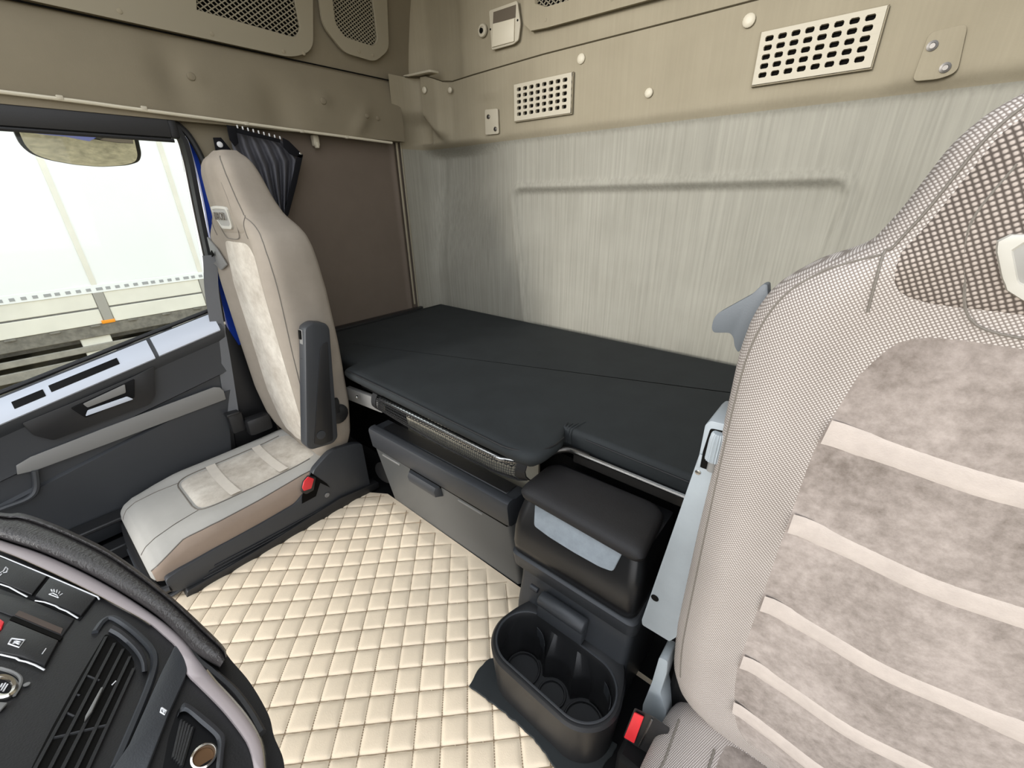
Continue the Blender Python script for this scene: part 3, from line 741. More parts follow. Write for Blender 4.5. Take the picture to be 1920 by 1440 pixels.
mk('pull_handle', loft([[(x, yl + 0.006, 0.291), (x, yl - 0.018 * k, 0.289), (x, yl - 0.026 * k, 0.275), (x, yl - 0.022 * k, 0.252), (x, yl + 0.008, 0.243)] for x, k in ((h0[0] - 0.002, 0.5), (h0[0] + 0.006, 1), (h1[0] - 0.006, 1), (h1[0] + 0.002, 0.5))], True, True), M['charcoal'], bx, angle=50)
mk('handle_recess', box2((h0[0] - 0.006, 0.722, 0.283), (h1[0] + 0.004, 0.74, 0.291), 0.001), M['hole'], bx)
for (a, b) in (((721, 857), (753, 877)), ((863, 946), (908, 974))):
    p, q = onface(*a), onface(*b); zc2 = 0.276
    mk('latch_slot', box2((p[0], yprof(zc2) - 0.006, zc2 - 0.004), (q[0], yprof(zc2) + 0.004, zc2 + 0.004), 0.0015), M['grey'], bx)
o = mk('cable_coil', join(*[lathe((-1.41 + 0.008 * k, 0.80, 0.09), (0.3, -1, 0), [(0.05 - 0.007 * k, -0.004), (0.055 - 0.007 * k, 0.004)], 18) for k in range(3)]), M['black'])
tag(o, 'black coiled hose in the gap between seat and storage box', 'hose')

# ================================================================== CENTRE CONSOLE
con = thing('centre_console', 'black centre console with padded lid and cup holder tray', 'console', (-0.37, 0.68, 0))
CX0, CX1 = -0.560, -0.200
def rsec(x0, x1, y0, y1, z, r, n=6, sag=0.0):
    P = roundpoly([np.array([x0, y0, z]), np.array([x1, y0, z]), np.array([x1, y1, z]), np.array([x0, y1, z])], [r, r, 0.006, 0.006], n)
    return P
# lower body
mk('lower_body', loft([rsec(CX0 + 0.028, CX1 - 0.002, y0, 0.87, z, 0.022) for z, y0 in ((0.0, 0.625), (0.14, 0.635), (0.22, 0.655), (0.292, 0.664), (0.30, 0.668))], True, True), M['charcoal'], con, angle=50)
mk('shoulder_band', loft([rsec(CX0 + a, CX1 + b, y0, 0.87, z, 0.024) for z, y0, a, b in ((0.262, 0.654, 0.012, 0.004), (0.268, 0.648, 0.006, 0.006), (0.308, 0.644, 0.002, 0.006), (0.313, 0.650, 0.006, 0.002))], True, True), M['charcoal'], con, angle=40)
# storage bin with bulging front
binp = ((0.314, 0.655, 0.006), (0.318, 0.650, 0.002), (0.345, 0.648, 0.0), (0.385, 0.654, 0.0), (0.42, 0.665, 0.003), (0.45, 0.678, 0.008), (0.478, 0.690, 0.014))
mk('storage_bin', loft([rsec(CX0 + k, CX1 - k, y0, 0.87, z, 0.032) for z, y0, k in binp], True, True), M['gloss'], con, angle=55)
def binface(u, v):
    for y in np.linspace(0.62, 0.72, 60):
        p = ony(u, v, y)
        if y >= interp(p[2], [a for a, b, c in binp], [b for a, b, c in binp]): return p
    return p
edge = [(1004, 943), (1171, 1030), (1150, 1071), (1125, 1062), (1075, 1034), (1030, 1006), (1002, 985)]
inset = roundpoly([binface(u, v) + np.array([0, -0.0035, 0]) for u, v in edge], 0.008, 3)
mk('finger_panel', prism(inset, (0, 0.006, 0.001), 0.0015, 1), mat('scuffed_finger_panel', (142, 149, 154), 0.38, var=0.12, vscale=40), con)
# padded lid
lidr = []
for z, g2 in ((0.474, 0.016), (0.470, 0.006), (0.474, 0.0), (0.487, -0.003), (0.497, 0.002), (0.503, 0.012), (0.506, 0.032)):
    lidr.append(roundpoly([np.array([CX0 + 0.004 + g2, 0.683 + g2, z]), np.array([CX1 - 0.008 - g2, 0.668 + g2, z]), np.array([CX1 - 0.028 - g2, 0.852 - g2, z]), np.array([CX0 + 0.004 + g2, 0.842 - g2, z])], [0.03, 0.03, 0.05, 0.045], 7))
mk('padded_lid', loft(lidr, True, True), mat('soft_black_lid', (36, 34, 34), 0.62, bump=0.35, bscale=420, var=0.1, vscale=20), con, angle=50)
# hinge roll and its stub
hl, hr = onz(1014, 1120, 0.225), onz(1098, 1176, 0.225)
d = _n(hr - hl)
mk('hinge_roll', tube([hl, hl + d * 0.003, hr - d * 0.003, hr], lambda t: 0.020 if 0.1 < t < 0.9 else 0.017, 14), M['charcoal'], con, angle=50)
mk('hinge_apron', prism([hl + np.array([0, -0.015, 0.0]), hr + np.array([0, -0.015, 0]), hr + np.array([0, -0.020, -0.05]), hl + np.array([0, -0.020, -0.05])], (0, 0.03, 0), 0.004), M['charcoal'], con)
st = onz(1002, 1103, 0.235)
mk('hinge_stub', tube([st - d * 0.012, st + d * 0.012], 0.007, 10), M['charcoal'], con)
# cup holder tray
tray = mk('cup_tray', ([(0, 0, 0)], []), M['black'], con) if False else None
CA, CB, TR = np.array([-0.428, 0.550]), np.array([-0.260, 0.545]), 0.0865
NT = 120
def stadium(R, n=NT):
    ax = _n(CB - CA); L = np.linalg.norm(CB - CA); nrm = np.array([-ax[1], ax[0]])
    per = 2 * L + 2 * math.pi * R; out = []
    for k in range(n):
        s = per * k / n
        if s < L: out.append(CA + ax * s + nrm * R)
        elif s < L + math.pi * R:
            a = (s - L) / R; out.append(CB + nrm * R * math.cos(a) + ax * R * math.sin(a))
        elif s < 2 * L + math.pi * R: out.append(CB - ax * (s - L - math.pi * R) - nrm * R)
        else:
            a = (s - 2 * L - math.pi * R) / R; out.append(CA - nrm * R * math.cos(a) - ax * R * math.sin(a))
    return out
CUPS = [(-0.012, 0.060), (0.084, 0.050), (0.178, 0.062)]
def scallop(grow, front):
    """outline of the three joined cups; the front side stays nearly straight"""
    out = []
    ax = _n(CB - CA); L = np.linalg.norm(CB - CA); nrm = np.array([-ax[1], ax[0]])
    for p in stadium(TR):
        s = np.dot(p - CA, ax); t = np.dot(p - CA, nrm)
        sc = min(max(s * 1.0, -0.075), L + 0.075)
        w = 0.022
        for c, r in CUPS:
            rr = r + grow; dd = abs(sc - c)
            if dd < rr: w = max(w, math.sqrt(rr * rr - dd * dd))
        lim = TR - 0.02 + grow
        e = max(0.0, -s, s - L)
        full = math.sqrt(max(0, lim * lim - e * e)) if e < lim else 0.004
        if e > 0: w = min(full, max(w * 0.9, 0.004))
        w = min(w, full)
        if t <= 0: w = w * (1 - front) + full * front
        out.append(CA + ax * (sc if e == 0 else (s if abs(e) < lim else (-lim if s < 0 else L + lim))) + nrm * (w if t > 0 else -w))
    return out
def z3(P, z): return [(p[0], p[1], z) for p in P]
def tray_outer(R, yb, k):
    """front is the stadium, the rear runs back to the console body"""
    out = []
    for p in stadium(R):
        q = p.copy()
        if q[1] > 0.575: q[1] = 0.575 + (q[1] - 0.575) * (1 + (yb - 0.575 - (R - 0.04)) / max(R - 0.04, 0.01)); 
        out.append(q)
    return out
rows = [z3(tray_outer(TR - 0.006, 0.66, 0), 0.0), z3(tray_outer(TR - 0.004, 0.66, 0), 0.05), z3(tray_outer(TR + 0.003, 0.662, 0), 0.145), z3(tray_outer(TR + 0.004, 0.664, 0), 0.160), z3(tray_outer(TR - 0.001, 0.662, 0), 0.167), z3(stadium(TR - 0.010), 0.168), z3(stadium(TR - 0.012), 0.167)]
rows += [z3(stadium(TR - 0.015), 0.160), z3(stadium(TR - 0.017), 0.148), z3(scallop(0.0, 0.75), 0.112), z3(scallop(-0.003, 0.55), 0.100), z3(scallop(-0.007, 0.5), 0.03)]
g = loft(rows, True, True)
mk('cup_tray', g, M['black'], con, angle=35)
mk('tray_rim', tube([(p[0], p[1], 0.169) for p in stadium(TR - 0.010)] + [(stadium(TR - 0.010)[0][0], stadium(TR - 0.010)[0][1], 0.169)], 0.0028, 6), M['charcoal'], con)
ax = _n(CB - CA); nrm = np.array([-ax[1], ax[0]])
for s, r in CUPS:
    c = CA + ax * s; r = r - 0.016
    mk('cup_ring', tube([(c[0] + r * math.cos(a), c[1] + r * math.sin(a), 0.033) for a in np.linspace(0, 2 * math.pi, 33)], 0.003, 6), M['black'], con)
for s, a0, a1 in ((CUPS[0][0], 0.5, 1.5), (CUPS[2][0], 0.1, 1.2)):
    c = CA + ax * s
    P = [(c[0] + 0.056 * math.cos(a), c[1] + 0.056 * math.sin(a)) for a in np.linspace(a0, a1, 9)]
    mk('cup_spring', shell([[(x, y, 0.145), (x, y, 0.09)] for x, y in P], lambda p, i, j: (0.002, -0.002, 0)), M['charcoal'], con)

# ================================================================== WALL FITTINGS
def ring_plate(outer, inner, c, to3, thick, N=72):
    angs = [2 * math.pi * k / N for k in range(N)]
    o = polar_match(outer, c, angs); i = polar_match(inner, c, angs)
    rows = [[to3(p, 0.0) for p in o], [to3(c + (p - c) * 0.996, thick) for p in o], [to3(p, thick) for p in i], [to3(c + (p - c) * 0.985, thick * 0.1) for p in i]]
    return loft(rows, True, False)
def clip_line(poly, p, d):
    """parameter range of line p + t d inside a polygon (assumed one span)"""
    ts = []
    for k in range(len(poly)):
        a, b = poly[k], poly[(k + 1) % len(poly)]
        Mx = np.array([[d[0], a[0] - b[0]], [d[1], a[1] - b[1]]]); det = np.linalg.det(Mx)
        if abs(det) < 1e-12: continue
        t, s = np.linalg.solve(Mx, np.array(a) - p)
        if 0 <= s <= 1: ts.append(t)
    return (min(ts), max(ts)) if len(ts) >= 2 else None
def expanded_mesh(poly, to3, pitch, ang, w=0.0016):
    P = [np.array(p) for p in poly]; lo = np.min(P, axis=0); hi = np.max(P, axis=0); c = (lo + hi) / 2; R = np.linalg.norm(hi - lo)
    gs = []
    for sg in (1, -1):
        d = np.array([math.cos(ang), sg * math.sin(ang)]); nn = np.array([-d[1], d[0]])
        k = -int(R / pitch) - 1
        while k * pitch < R:
            r = clip_line(P, c + nn * k * pitch, d)
            if r and r[1] - r[0] > 0.004:
                a = c + nn * k * pitch + d * r[0]; b = c + nn * k * pitch + d * r[1]
                gs.append(loft([[to3(q + nn * w, -0.001), to3(q - nn * w, -0.001), to3(q - nn * w, -0.004), to3(q + nn * w, -0.004)] for q in (a, b)], True, True))
            k += 1
    return join(*gs)
def side3(p, h): return (upx(p[1]) + 0.012 + h, p[0], p[1] - 0.18 * h)
def cover(name, label, outer, inner, to3, loc, screws, pitch=0.0135, ang=0.60, ro=0.03, ri=0.015):
    o2 = roundpoly([np.array(p) for p in outer], ro, 6); i2 = roundpoly([np.array(p) for p in inner], ri, 4)
    th = thing(name, label, 'speaker cover', loc)
    c = sum(i2) / len(i2)
    mk('cover_frame', ring_plate(o2, i2, c, to3, 0.010), M['covertrim'] if to3 is side3 else M['lining'], th, angle=35)
    m = mk('mesh_grille', expanded_mesh(i2, to3, pitch, ang), M['mesh'], th); m['kind'] = 'stuff'
    mk('dark_cavity', prism([to3(p, -0.012) for p in i2], tuple(np.array(to3(c, -0.03)) - np.array(to3(c, -0.012))), 0), M['hole'], th)
    for s in screws:
        ctr = np.array(to3(np.array(s), 0.009)); nr = np.array(to3(np.array(s), 0.02)) - ctr
        mk('screw_cap', lathe(ctr, nr, [(0.007, 0), (0.007, 0.002), (0.004, 0.0028)], 12), M['lining'], th)
    return th
cover('speaker_cover', 'long mesh speaker cover high above the passenger window', [(0.0, 1.714), (1.03, 1.712), (1.118, 1.752), (1.137, 1.914), (1.137, 2.08), (0.0, 2.08)],
      [(0.694, 1.787), (1.048, 1.778), (1.076, 1.808), (1.066, 1.88), (1.058, 2.02), (0.93, 2.02)], side3, (-1.98, 0.6, 1.71), [(0.749, 1.731), (0.994, 1.726), (0.50, 1.735), (1.075, 1.735)], ro=[0, 0.05, 0.04, 0.01, 0, 0])
cover('speaker_cover', 'small mesh speaker cover high in the left rear corner', [(1.168, 1.84), (1.256, 1.769), (1.409, 1.763), (1.488, 1.82), (1.482, 2.06), (1.155, 2.06)],
      [(1.224, 1.86), (1.264, 1.823), (1.405, 1.818), (1.431, 1.845), (1.405, 2.03), (1.216, 2.03)], side3, (-1.97, 1.3, 1.76), [(1.33, 1.786), (1.40, 1.786)], pitch=0.011, ang=0.62)
def rear3(p, h): return (p[0], BACK_Y - 0.033 - h, p[1])
cover('speaker_cover', 'mesh speaker cover on the back wall above the two vents', [(-1.285, 1.785), (-1.20, 1.778), (-0.2, 1.758), (-0.2, 2.10), (-1.285, 2.10)],
      [(-1.228, 1.845), (-1.15, 1.838), (-0.34, 1.838), (-0.3, 2.06), (-1.228, 2.06)], rear3, (-0.75, 1.64, 1.76), [(-1.178, 1.803), (-0.90, 1.803)], ro=[0.06, 0.03, 0.02, 0.02, 0.02], ang=0.66)
# two air vents, 8 x 5 openings each
def vent(label, x0, x1, z0, z1, hx0, hx1, hz0, hz1):
    th = thing('air_vent', label, 'air vent', ((x0 + x1) / 2, 1.655, z0), 'cab wall air vents')
    yv = BACK_Y - 0.034
    cols, rws = 8, 5
    px = (hx1 - hx0) / (cols - 1); pz = (hz1 - hz0) / (rws - 1); hw, hh = px * 0.325, pz * 0.30
    V = []; gx = [x0] + sum([[hx0 + px * c - hw, hx0 + px * c + hw] for c in range(cols)], []) + [x1]
    gz = [z0] + sum([[hz0 + pz * r - hh, hz0 + pz * r + hh] for r in range(rws)], []) + [z1]
    gs = []
    for i in range(0, len(gx) - 1, 2): gs.append(box2((gx[i], yv - 0.005, z0), (gx[i + 1], yv + 0.008, z1), 0))
    for j in range(0, len(gz) - 1, 2): gs.append(box2((x0, yv - 0.0052, gz[j]), (x1, yv + 0.008, gz[j + 1]), 0))
    for i in range(cols):
        for j in range(rws):
            for sx in (-1, 1):
                for sz in (-1, 1):
                    cx_, cz_ = hx0 + px * i + sx * hw, hz0 + pz * j + sz * hh; k = 0.0032
                    gs.append(prism([(cx_, yv - 0.005, cz_), (cx_ - sx * k, yv - 0.005, cz_), (cx_, yv - 0.005, cz_ - sz * k)], (0, 0.01, 0), 0))
    mk('vent_grille', join(*gs), M['trimplastic'], th, smooth=False)
    mk('vent_rim', join(box2((x0 - 0.004, yv - 0.001, z0 - 0.004), (x1 + 0.004, yv + 0.006, z0), 0.001), box2((x0 - 0.004, yv - 0.001, z1), (x1 + 0.004, yv + 0.006, z1 + 0.003), 0.001), box2((x0 - 0.004, yv - 0.001, z0), (x0, yv + 0.006, z1), 0.001), box2((x1, yv - 0.001, z0), (x1 + 0.004, yv + 0.006, z1), 0.001)), M['lining'], th)
    mk('vent_cavity', box2((x0 + 0.01, yv + 0.0085, z0 + 0.01), (x1 - 0.01, yv + 0.012, z1 - 0.01), 0), M['hole'], th)
YV = BACK_Y - 0.039
def vx(u, v): return ony(u, v, YV)
a, b = vx(964, 158), vx(1069, 212); c1, c2 = vx(972.5, 167.5), vx(1057.8, 200.4)
vent('square-holed beige air vent left of the seam plug on the back wall', vx(964, 190)[0], vx(1071, 170)[0], (vx(964.4, 226.9)[2] + vx(1069, 212)[2]) / 2, (vx(963.7, 158)[2] + vx(1072, 136.5)[2]) / 2, vx(973, 190)[0], vx(1058.5, 176)[0], vx(973.4, 213.8)[2], c1[2])
vent('square-holed beige air vent above the driver seat side of the back wall', vx(1419, 110)[0], vx(1649, 66)[0], vx(1408, 160)[2], vx(1426, 61)[2], vx(1436, 106)[0], vx(1622, 71)[0], vx(1429.4, 140.6)[2], vx(1443, 71.6)[2])
# mounting plates with screws
def plate(label, quad, scr, r, rs, m, dy=0.020):
    P = roundpoly([ony(u, v, BACK_Y - dy) for u, v in quad], r, 4)
    th = thing('mounting_plate', label, 'plate', tuple(sum(P) / len(P)))
    mk('plate_body', prism(P, (0, -0.008, 0), 0.0015), m, th)
    for u, v in scr:
        p = ony(u, v, BACK_Y - dy - 0.008)
        mk('screw', lathe(p, (0, -1, 0), [(rs, 0), (rs, 0.003), (rs * 0.55, 0.004), (rs * 0.5, 0.002)], 14), M['steeldark'], th)
plate('small pale mounting plate with two screws beside the left vent', [(911, 206), (935, 203.5), (937, 251), (912, 253.5)], [(916, 219), (929, 242)], 0.008, 0.009, M['trimplastic'])
plate('larger pale mounting plate with two rivets near the driver headrest', [(1742, 62), (1815, 45), (1795, 136), (1762, 149), (1709, 154)], [(1748, 86), (1772, 127)], 0.014, 0.011, M['lining'], 0.034)
# reading lamp bezel with open compartment
lamp = thing('reading_light', 'recessed pale reading light holder with a small round button', 'lamp', (-1.42, 1.64, 1.76))
yl2 = BACK_Y - 0.030
def L3(u, v): return ony(u, v, yl2)
mk('holder_body', prism(roundpoly([L3(919, 21), L3(972, 2), L3(978, 45), L3(974, 76), L3(964, 84), L3(924, 95)], 0.008, 3), (0, -0.008, 0), 0.003), M['trimplastic'], lamp)
mk('open_recess', prism([L3(928, 24) - [0, .0075, 0], L3(970, 10) - [0, .0075, 0], L3(969, 34) - [0, .0075, 0], L3(927, 46) - [0, .0075, 0]], (0, -0.002, 0), 0), mat('recess_taupe', (92, 82, 68), 0.8), lamp)
mk('flap', prism([L3(928, 46) - [0, .008, 0], L3(968, 36) - [0, .008, 0], L3(967, 79) - [0, .008, 0], L3(926, 90) - [0, .008, 0]], (0, -0.005, 0), 0.0015), M['plug'], lamp)
for u, v in ((922, 56), (973, 39)):
    mk('pin_hole', lathe(L3(u, v) - np.array([0, 0.0075, 0]), (0, -1, 0), [(0.004, 0), (0.004, 0.0015)], 10), M['hole'], lamp)
p = L3(904, 57)
mk('round_button', lathe(p + np.array([0, 0.004, 0]), (0, -1, 0), [(0.024, 0), (0.022, 0.006), (0.014, 0.007), (0.013, 0.004)], 20), M['trimplastic'], lamp)
mk('button_core', lathe(p + np.array([-0.004, 0.0, 0]), (0, -1, 0), [(0.0095, 0), (0.0095, 0.004), (0.005, 0.006)], 14), M['hole'], lamp)
# clip under the header band and curtain with its strap
o = mk('wall_clip', join(rbox(onx(591, 264, -2.0), (0.03, 0.028, 0.045), 0.008), rbox(onx(594, 272, -1.99), (0.022, 0.016, 0.026), 0.006)), M['trimplastic'])
tag(o, 'small beige clip on the side wall below the rail', 'clip')
cur = thing('window_curtain', 'dark gathered curtain bunched behind the passenger headrest', 'curtain', (-1.97, 0.9, 1.1))
keys = [((428, 236), (528, 263)), ((436, 275), (548, 277)), ((452, 315), (558, 300)), ((474, 360), (551, 345)), ((500, 400), (543, 385)), ((522, 428), (538, 415))]
rows = []
for k in range(26):
    t = k / 25 * 5; i = min(int(t), 4); f = t - i
    a = np.array(keys[i][0]) * (1 - f) + np.array(keys[i + 1][0]) * f; b = np.array(keys[i][1]) * (1 - f) + np.array(keys[i + 1][1]) * f
    r = []
    for j in range(61):
        s = j / 60; q = a * (1 - s) + b * s
        r.append(onx(q[0], q[1], -1.975 + 0.020 * math.sin(s * 2 * math.pi * 5.5 + 0.4 * math.sin(k * 0.3)) * min(1, 0.25 + k / 14)))
    rows.append(r)
mk('curtain_cloth', shell(rows, lambda p, i, j: (-0.004, 0, 0)), M['curtain'], cur, angle=70)
def cpoly(pts, x, name, m): return mk(name, prism([onx(u, v, x) for u, v in pts], (0.003, 0, 0), 0.001), m, cur)
cpoly([(529, 258), (541, 264), (568, 291), (564, 297), (543, 289), (531, 276)], -1.948, 'corner_patch', M['curtain_edge'])
cpoly([(557, 291), (568, 291), (556, 345), (541, 402), (535, 412), (533, 400), (545, 345)], -1.948, 'edge_border', M['curtain_edge'])
cpoly([(424, 234), (441, 238), (447, 268), (440, 275), (430, 262)], -1.950, 'top_border', M['curtain_edge'])
cpoly([(430, 237), (525, 261), (525, 268), (505, 263), (455, 252), (434, 246)], -1.952, 'heading_tape', M['curtain_edge'])
mk('tie_strap', prism([onx(u, v, -1.985) for u, v in ((399, 258), (414, 258), (436, 285), (452, 300), (440, 305), (420, 292), (404, 283))], (0.004, 0, 0), 0.001), M['curtain_edge'], cur)
mk('snap_button', lathe(onx(412, 271, -1.980), (1, 0, 0), [(0.010, 0), (0.010, 0.003), (0.006, 0.005)], 14), M['icon'], cur)
p = onx(563, 288, -1.944); mk('corner_snap', lathe(p, (1, 0, 0), [(0.005, 0), (0.005, 0.002), (0.003, 0.003)], 10), M['steel'], cur)
o = mk('curtain_hooks', join(*[rbox(onx(445 + 10.0 * k, 237.5 + 2.6 * k, -1.957), (0.005, 0.005, 0.012), 0.0015, 1) for k in range(9)]), M['icon'], cur); o['kind'] = 'stuff'

# ================================================================== SEATS
SZ = [.20, .26, .32, .45, .70, .90, 1.00, 1.05, 1.09, 1.12, 1.148, 1.20, 1.28, 1.315, 1.338, 1.345]
SW = [.190, .240, .258, .268, .267, .262, .262, .256, .240, .205, .160, .142, .122, .103, .072, .042]
SF = [.605, .592, .588, .584, .578, .572, .567, .563, .559, .556, .550, .544, .542, .548, .565, .585]
SB = [.69, .715, .73, .745, .752, .748, .738, .732, .725, .715, .70, .68, .660, .648, .632, .622]
SBO = [.0, .02, .035, .048, .05, .048, .04, .032, .022, .012, .004, 0, 0, 0, 0, 0]
def smooth_tab(z, T):
    # averaged interpolation, keeps the outline free of kinks
    return sum(interp(z + d, SZ, T) for d in (-.012, -.006, 0, .006, .012)) / 5
class Seat:
    def __init__(s, cx, dy, zl=0.0): s.cx = cx; s.dy = dy; s.hk = zl
    def zz(s, z): return z if z < 1.12 else 1.12 + (z - 1.12) * s.hk
    def front(s, u, z, off=0.0):
        w = smooth_tab(z, SW); yf = smooth_tab(z, SF); yb = smooth_tab(z, SB); bo = smooth_tab(z, SBO); mid = yf + (yb - yf) * 0.55
        a = min(1.0, abs(u)); pw = 4.2
        e = 1 - (max(0, 1 - a ** pw)) ** (1 / pw)
        f = yf - bo * sm(0.46, 0.82, a) - 0.006 * sm(0.30, 0.0, a)
        y = f + (mid - f) * e - off * (1 - e)
        return np.array([s.cx + w * u, y + s.dy, s.zz(z)])
    def back(s, u, z):
        w = smooth_tab(z, SW); yf = smooth_tab(z, SF); yb = smooth_tab(z, SB); mid = yf + (yb - yf) * 0.55
        a = min(1.0, abs(u)); e = 1 - (max(0, 1 - a ** 5)) ** (1 / 5)
        return np.array([s.cx + w * u, yb + (mid - yb) * e + s.dy, s.zz(z)])
    def uw(s, x, z): return x / smooth_tab(z, SW)
    def patch(s, xl, xr, z0, z1, n=30, m=40, off=0.008, p=7.0, edge=-0.004):
        """raised cushion area: xl(z), xr(z) half-limits in metres about the centre line"""
        rows = []
        for i in range(m + 1):
            t = -1 + 2 * i / m; t = math.sin(t * math.pi / 2)
            z = (z0 + z1) / 2 + (z1 - z0) / 2 * t; k = max(0.02, (1 - abs(t) ** p)) ** (1 / p)
            r = []
            for j in range(n + 1):
                q = -1 + 2 * j / n; q = math.sin(q * math.pi / 2)
                L, R = xl(z), xr(z); c = (L + R) / 2
                x = c + (R - L) / 2 * q * k
                h = (1 - abs(q) ** 8) * (1 - abs(t) ** 10)
                r.append(s.front(s.uw(x, z), z, edge + (off - edge) * h))
            rows.append(r)
        return loft(rows)

def text_mesh(body, size, depth, M4, shear=0.0):
    cu = bpy.data.curves.new('t', 'FONT'); cu.body = body; cu.size = size; cu.extrude = depth; cu.align_x = 'CENTER'; cu.align_y = 'CENTER'; cu.shear = shear; cu.resolution_u = 3
    o = bpy.data.objects.new('t', cu); COL.objects.link(o)
    dg = bpy.context.evaluated_depsgraph_get(); me = bpy.data.meshes.new_from_object(o.evaluated_get(dg))
    V = [tuple(M4 @ v.co) for v in me.vertices]; F = [tuple(p.vertices) for p in me.polygons]
    bpy.data.objects.remove(o); bpy.data.curves.remove(cu); bpy.data.meshes.remove(me)
    return V, F

def build_seat(name, label, cx, dy, inner, cloth, cloth_head, sued, cloth2, italic, hk=1.0):
    """inner: +1 when the aisle side is at +x, -1 when it is at -x"""
    s = Seat(cx, dy, hk)
    t = thing(name, label, 'seat', (cx, 0.4 + dy, 0.0))
    # backrest with integrated headrest
    rows = []
    zs = np.concatenate([np.linspace(0.20, 0.32, 10), np.linspace(0.34, 1.0, 34), np.linspace(1.01, 1.30, 40), np.linspace(1.305, 1.345, 12)])
    for z in zs:
        fr = [s.front(math.sin(-math.pi / 2 + math.pi * k / 48), z) for k in range(49)]
        bk = [s.back(math.sin(math.pi / 2 - math.pi * k / 20), z) for k in range(1, 20)]
        rows.append(fr + bk)
    mk('backrest', loft(rows, True, True), cloth, t, angle=70)
    # suede middle of the backrest with its lighter cross bands
    xi = lambda z: interp(z, [.25, .45, .9, 1.06], [.140, .160, .156, .140])
    ins = mk('backrest_insert', s.patch(lambda z: -xi(z), xi, 0.235, 1.082, 34, 60, 0.008, 7), sued, t, angle=70)
    for zb in ((0.928, 0.780, 0.617, 0.470, 0.34) if inner < 0 else ()):
        rr = []
        for i in range(7):
            f = i / 6 - 0.5; r = []
            for j in range(25):
                q = -1 + 2 * j / 24; zz = zb + f * 0.034 + 0.012 * (q * q - 0.5)
                r.append(s.front(s.uw(q * xi(zz) * 0.93, zz), zz, 0.0072 + 0.0016 * (1 - (2 * f) ** 6) * (1 - abs(q) ** 10)))
            rr.append(r)
        mk('band', loft(rr), M['band_far'] if inner > 0 else M['band'], ins, angle=70)
    # headrest front panel
    xh = lambda z: interp(z, [1.05, 1.148, 1.20, 1.28, 1.315, 1.335], [.143, .141, .124, .104, .085, .06])
    hp = mk('headrest_panel', s.patch(lambda z: -xh(z), xh, 1.090, 1.333, 30, 40, 0.005, 8, -0.003), cloth_head, t, angle=70)
    def seam(pts, r=0.0016, off=0.001, mm=None):
        P = [s.front(s.uw(x, z), z, off) for x, z in smooth_path([np.array(q) for q in pts], 8)]
        return tube(P, r, 6)
    for sg in (-1, 1):
        mk('piping', seam([(sg * xh(z) * 1.01, z) for z in np.linspace(1.155, 1.325, 10)] [::-1] + [(sg * 0.145, 1.148), (sg * 0.144, 1.11), (sg * 0.142, 1.082)], 0.0014, 0.001), M['piping'], t)
        mk('piping', seam([(sg * 0.146, 1.146), (sg * 0.190, 1.118), (sg * 0.222, 1.085), (sg * 0.240, 1.03), (sg * 0.246, 0.95), (sg * 0.245, 0.75), (sg * 0.240, 0.45), (sg * 0.232, 0.34)], 0.0016, 0.0), M['piping'], t)
    # moulded shield badge
    bz0, bz1 = 1.108, 1.178
    def bhw(z): return interp(z, [1.108, 1.106, 1.13, 1.160, 1.178], [.040, .050, .062, .073, .076])
    def bring(k, off, zi=0.0):
        top = [(x, 1.178 - zi + 0.004 * (1 - (x / .076) ** 2)) for x in np.linspace(-.069 + zi, .069 - zi, 12)]
        right = [(bhw(z) - zi, z) for z in np.linspace(1.171 - zi, 1.116 + zi, 10)]
        bot = [(x, 1.108 + zi) for x in np.linspace(.042 - zi * .5, -.042 + zi * .5, 8)]
        left = [(-bhw(z) + zi, z) for z in np.linspace(1.116 + zi, 1.171 - zi, 10)]
        return [s.front(s.uw(x, z), z, off) for x, z in top + right + bot + left]
    bd = mk('shield_badge', loft([bring(1, 0.002), bring(1, 0.010, 0.001), bring(1, 0.0105, 0.003), bring(1, 0.0105, 0.009), bring(1, 0.0085, 0.0105)], True, False), M['badge_hi'], t, angle=35)
    fld = bring(1, 0.0085, 0.0100)
    ctr = s.front(0, 1.143, 0.0088)
    mk('badge_field', (fld + [ctr], [(k, (k + 1) % len(fld), len(fld)) for k in range(len(fld))]), M['badge'], bd)
    p = s.front(0, 1.148, 0.0095)
    R = Matrix(((1, 0, 0), (0, 0, -1), (0, 1, 0))).to_4x4()
    tm = text_mesh('IVECO', 0.030, 0.0016, Matrix.Translation(Vector(p)) @ R @ Matrix.Diagonal((1.08, 1.15, 1, 1)), 0.25 if italic else 0.0)
    mk('badge_lettering', tm, M['badge_hi'] if italic else M['piping'], bd, smooth=False)
    mk('badge_shade_line', tube([s.front(s.uw(x, z), z, 0.0035) for x, z in smooth_path([np.array(q) for q in ((-.082, 1.25), (-.094, 1.19), (-.084, 1.13), (-.062, 1.082), (0, 1.076), (.062, 1.082), (.084, 1.13), (.094, 1.19), (.082, 1.25))], 6)], 0.0013, 6), M['piping'], bd)  # raised dark line, painted shading of the recess around the badge
    # ---- cushion
    CY = [-.012, -.006, .01, .04, .10, .20, .35, .50, .60, .63]
    CW = [.205, .225, .236, .243, .248, .252, .252, .250, .245, .235]
    CT = [.130, .150, .172, .188, .198, .203, .202, .205, .215, .215]
    CB_ = [.085, .075, .066, .062, .065, .075, .090, .10, .10, .10]
    def ctop(u, y, off=0.0):
        w = interp(y, CY, CW); zt = interp(y, CY, CT); zb = interp(y, CY, CB_); a = min(1, abs(u)); pw = 3.6
        e = 1 - max(0, 1 - a ** pw) ** (1 / pw); zm = zb + 0.35 * (zt - zb)
        f = zt + 0.016 * sm(0.45, 0.8, a) * sm(0.05, 0.2, y)
        return np.array([cx + w * u, y + dy, f + (zm - f) * e + off * (1 - e) ])
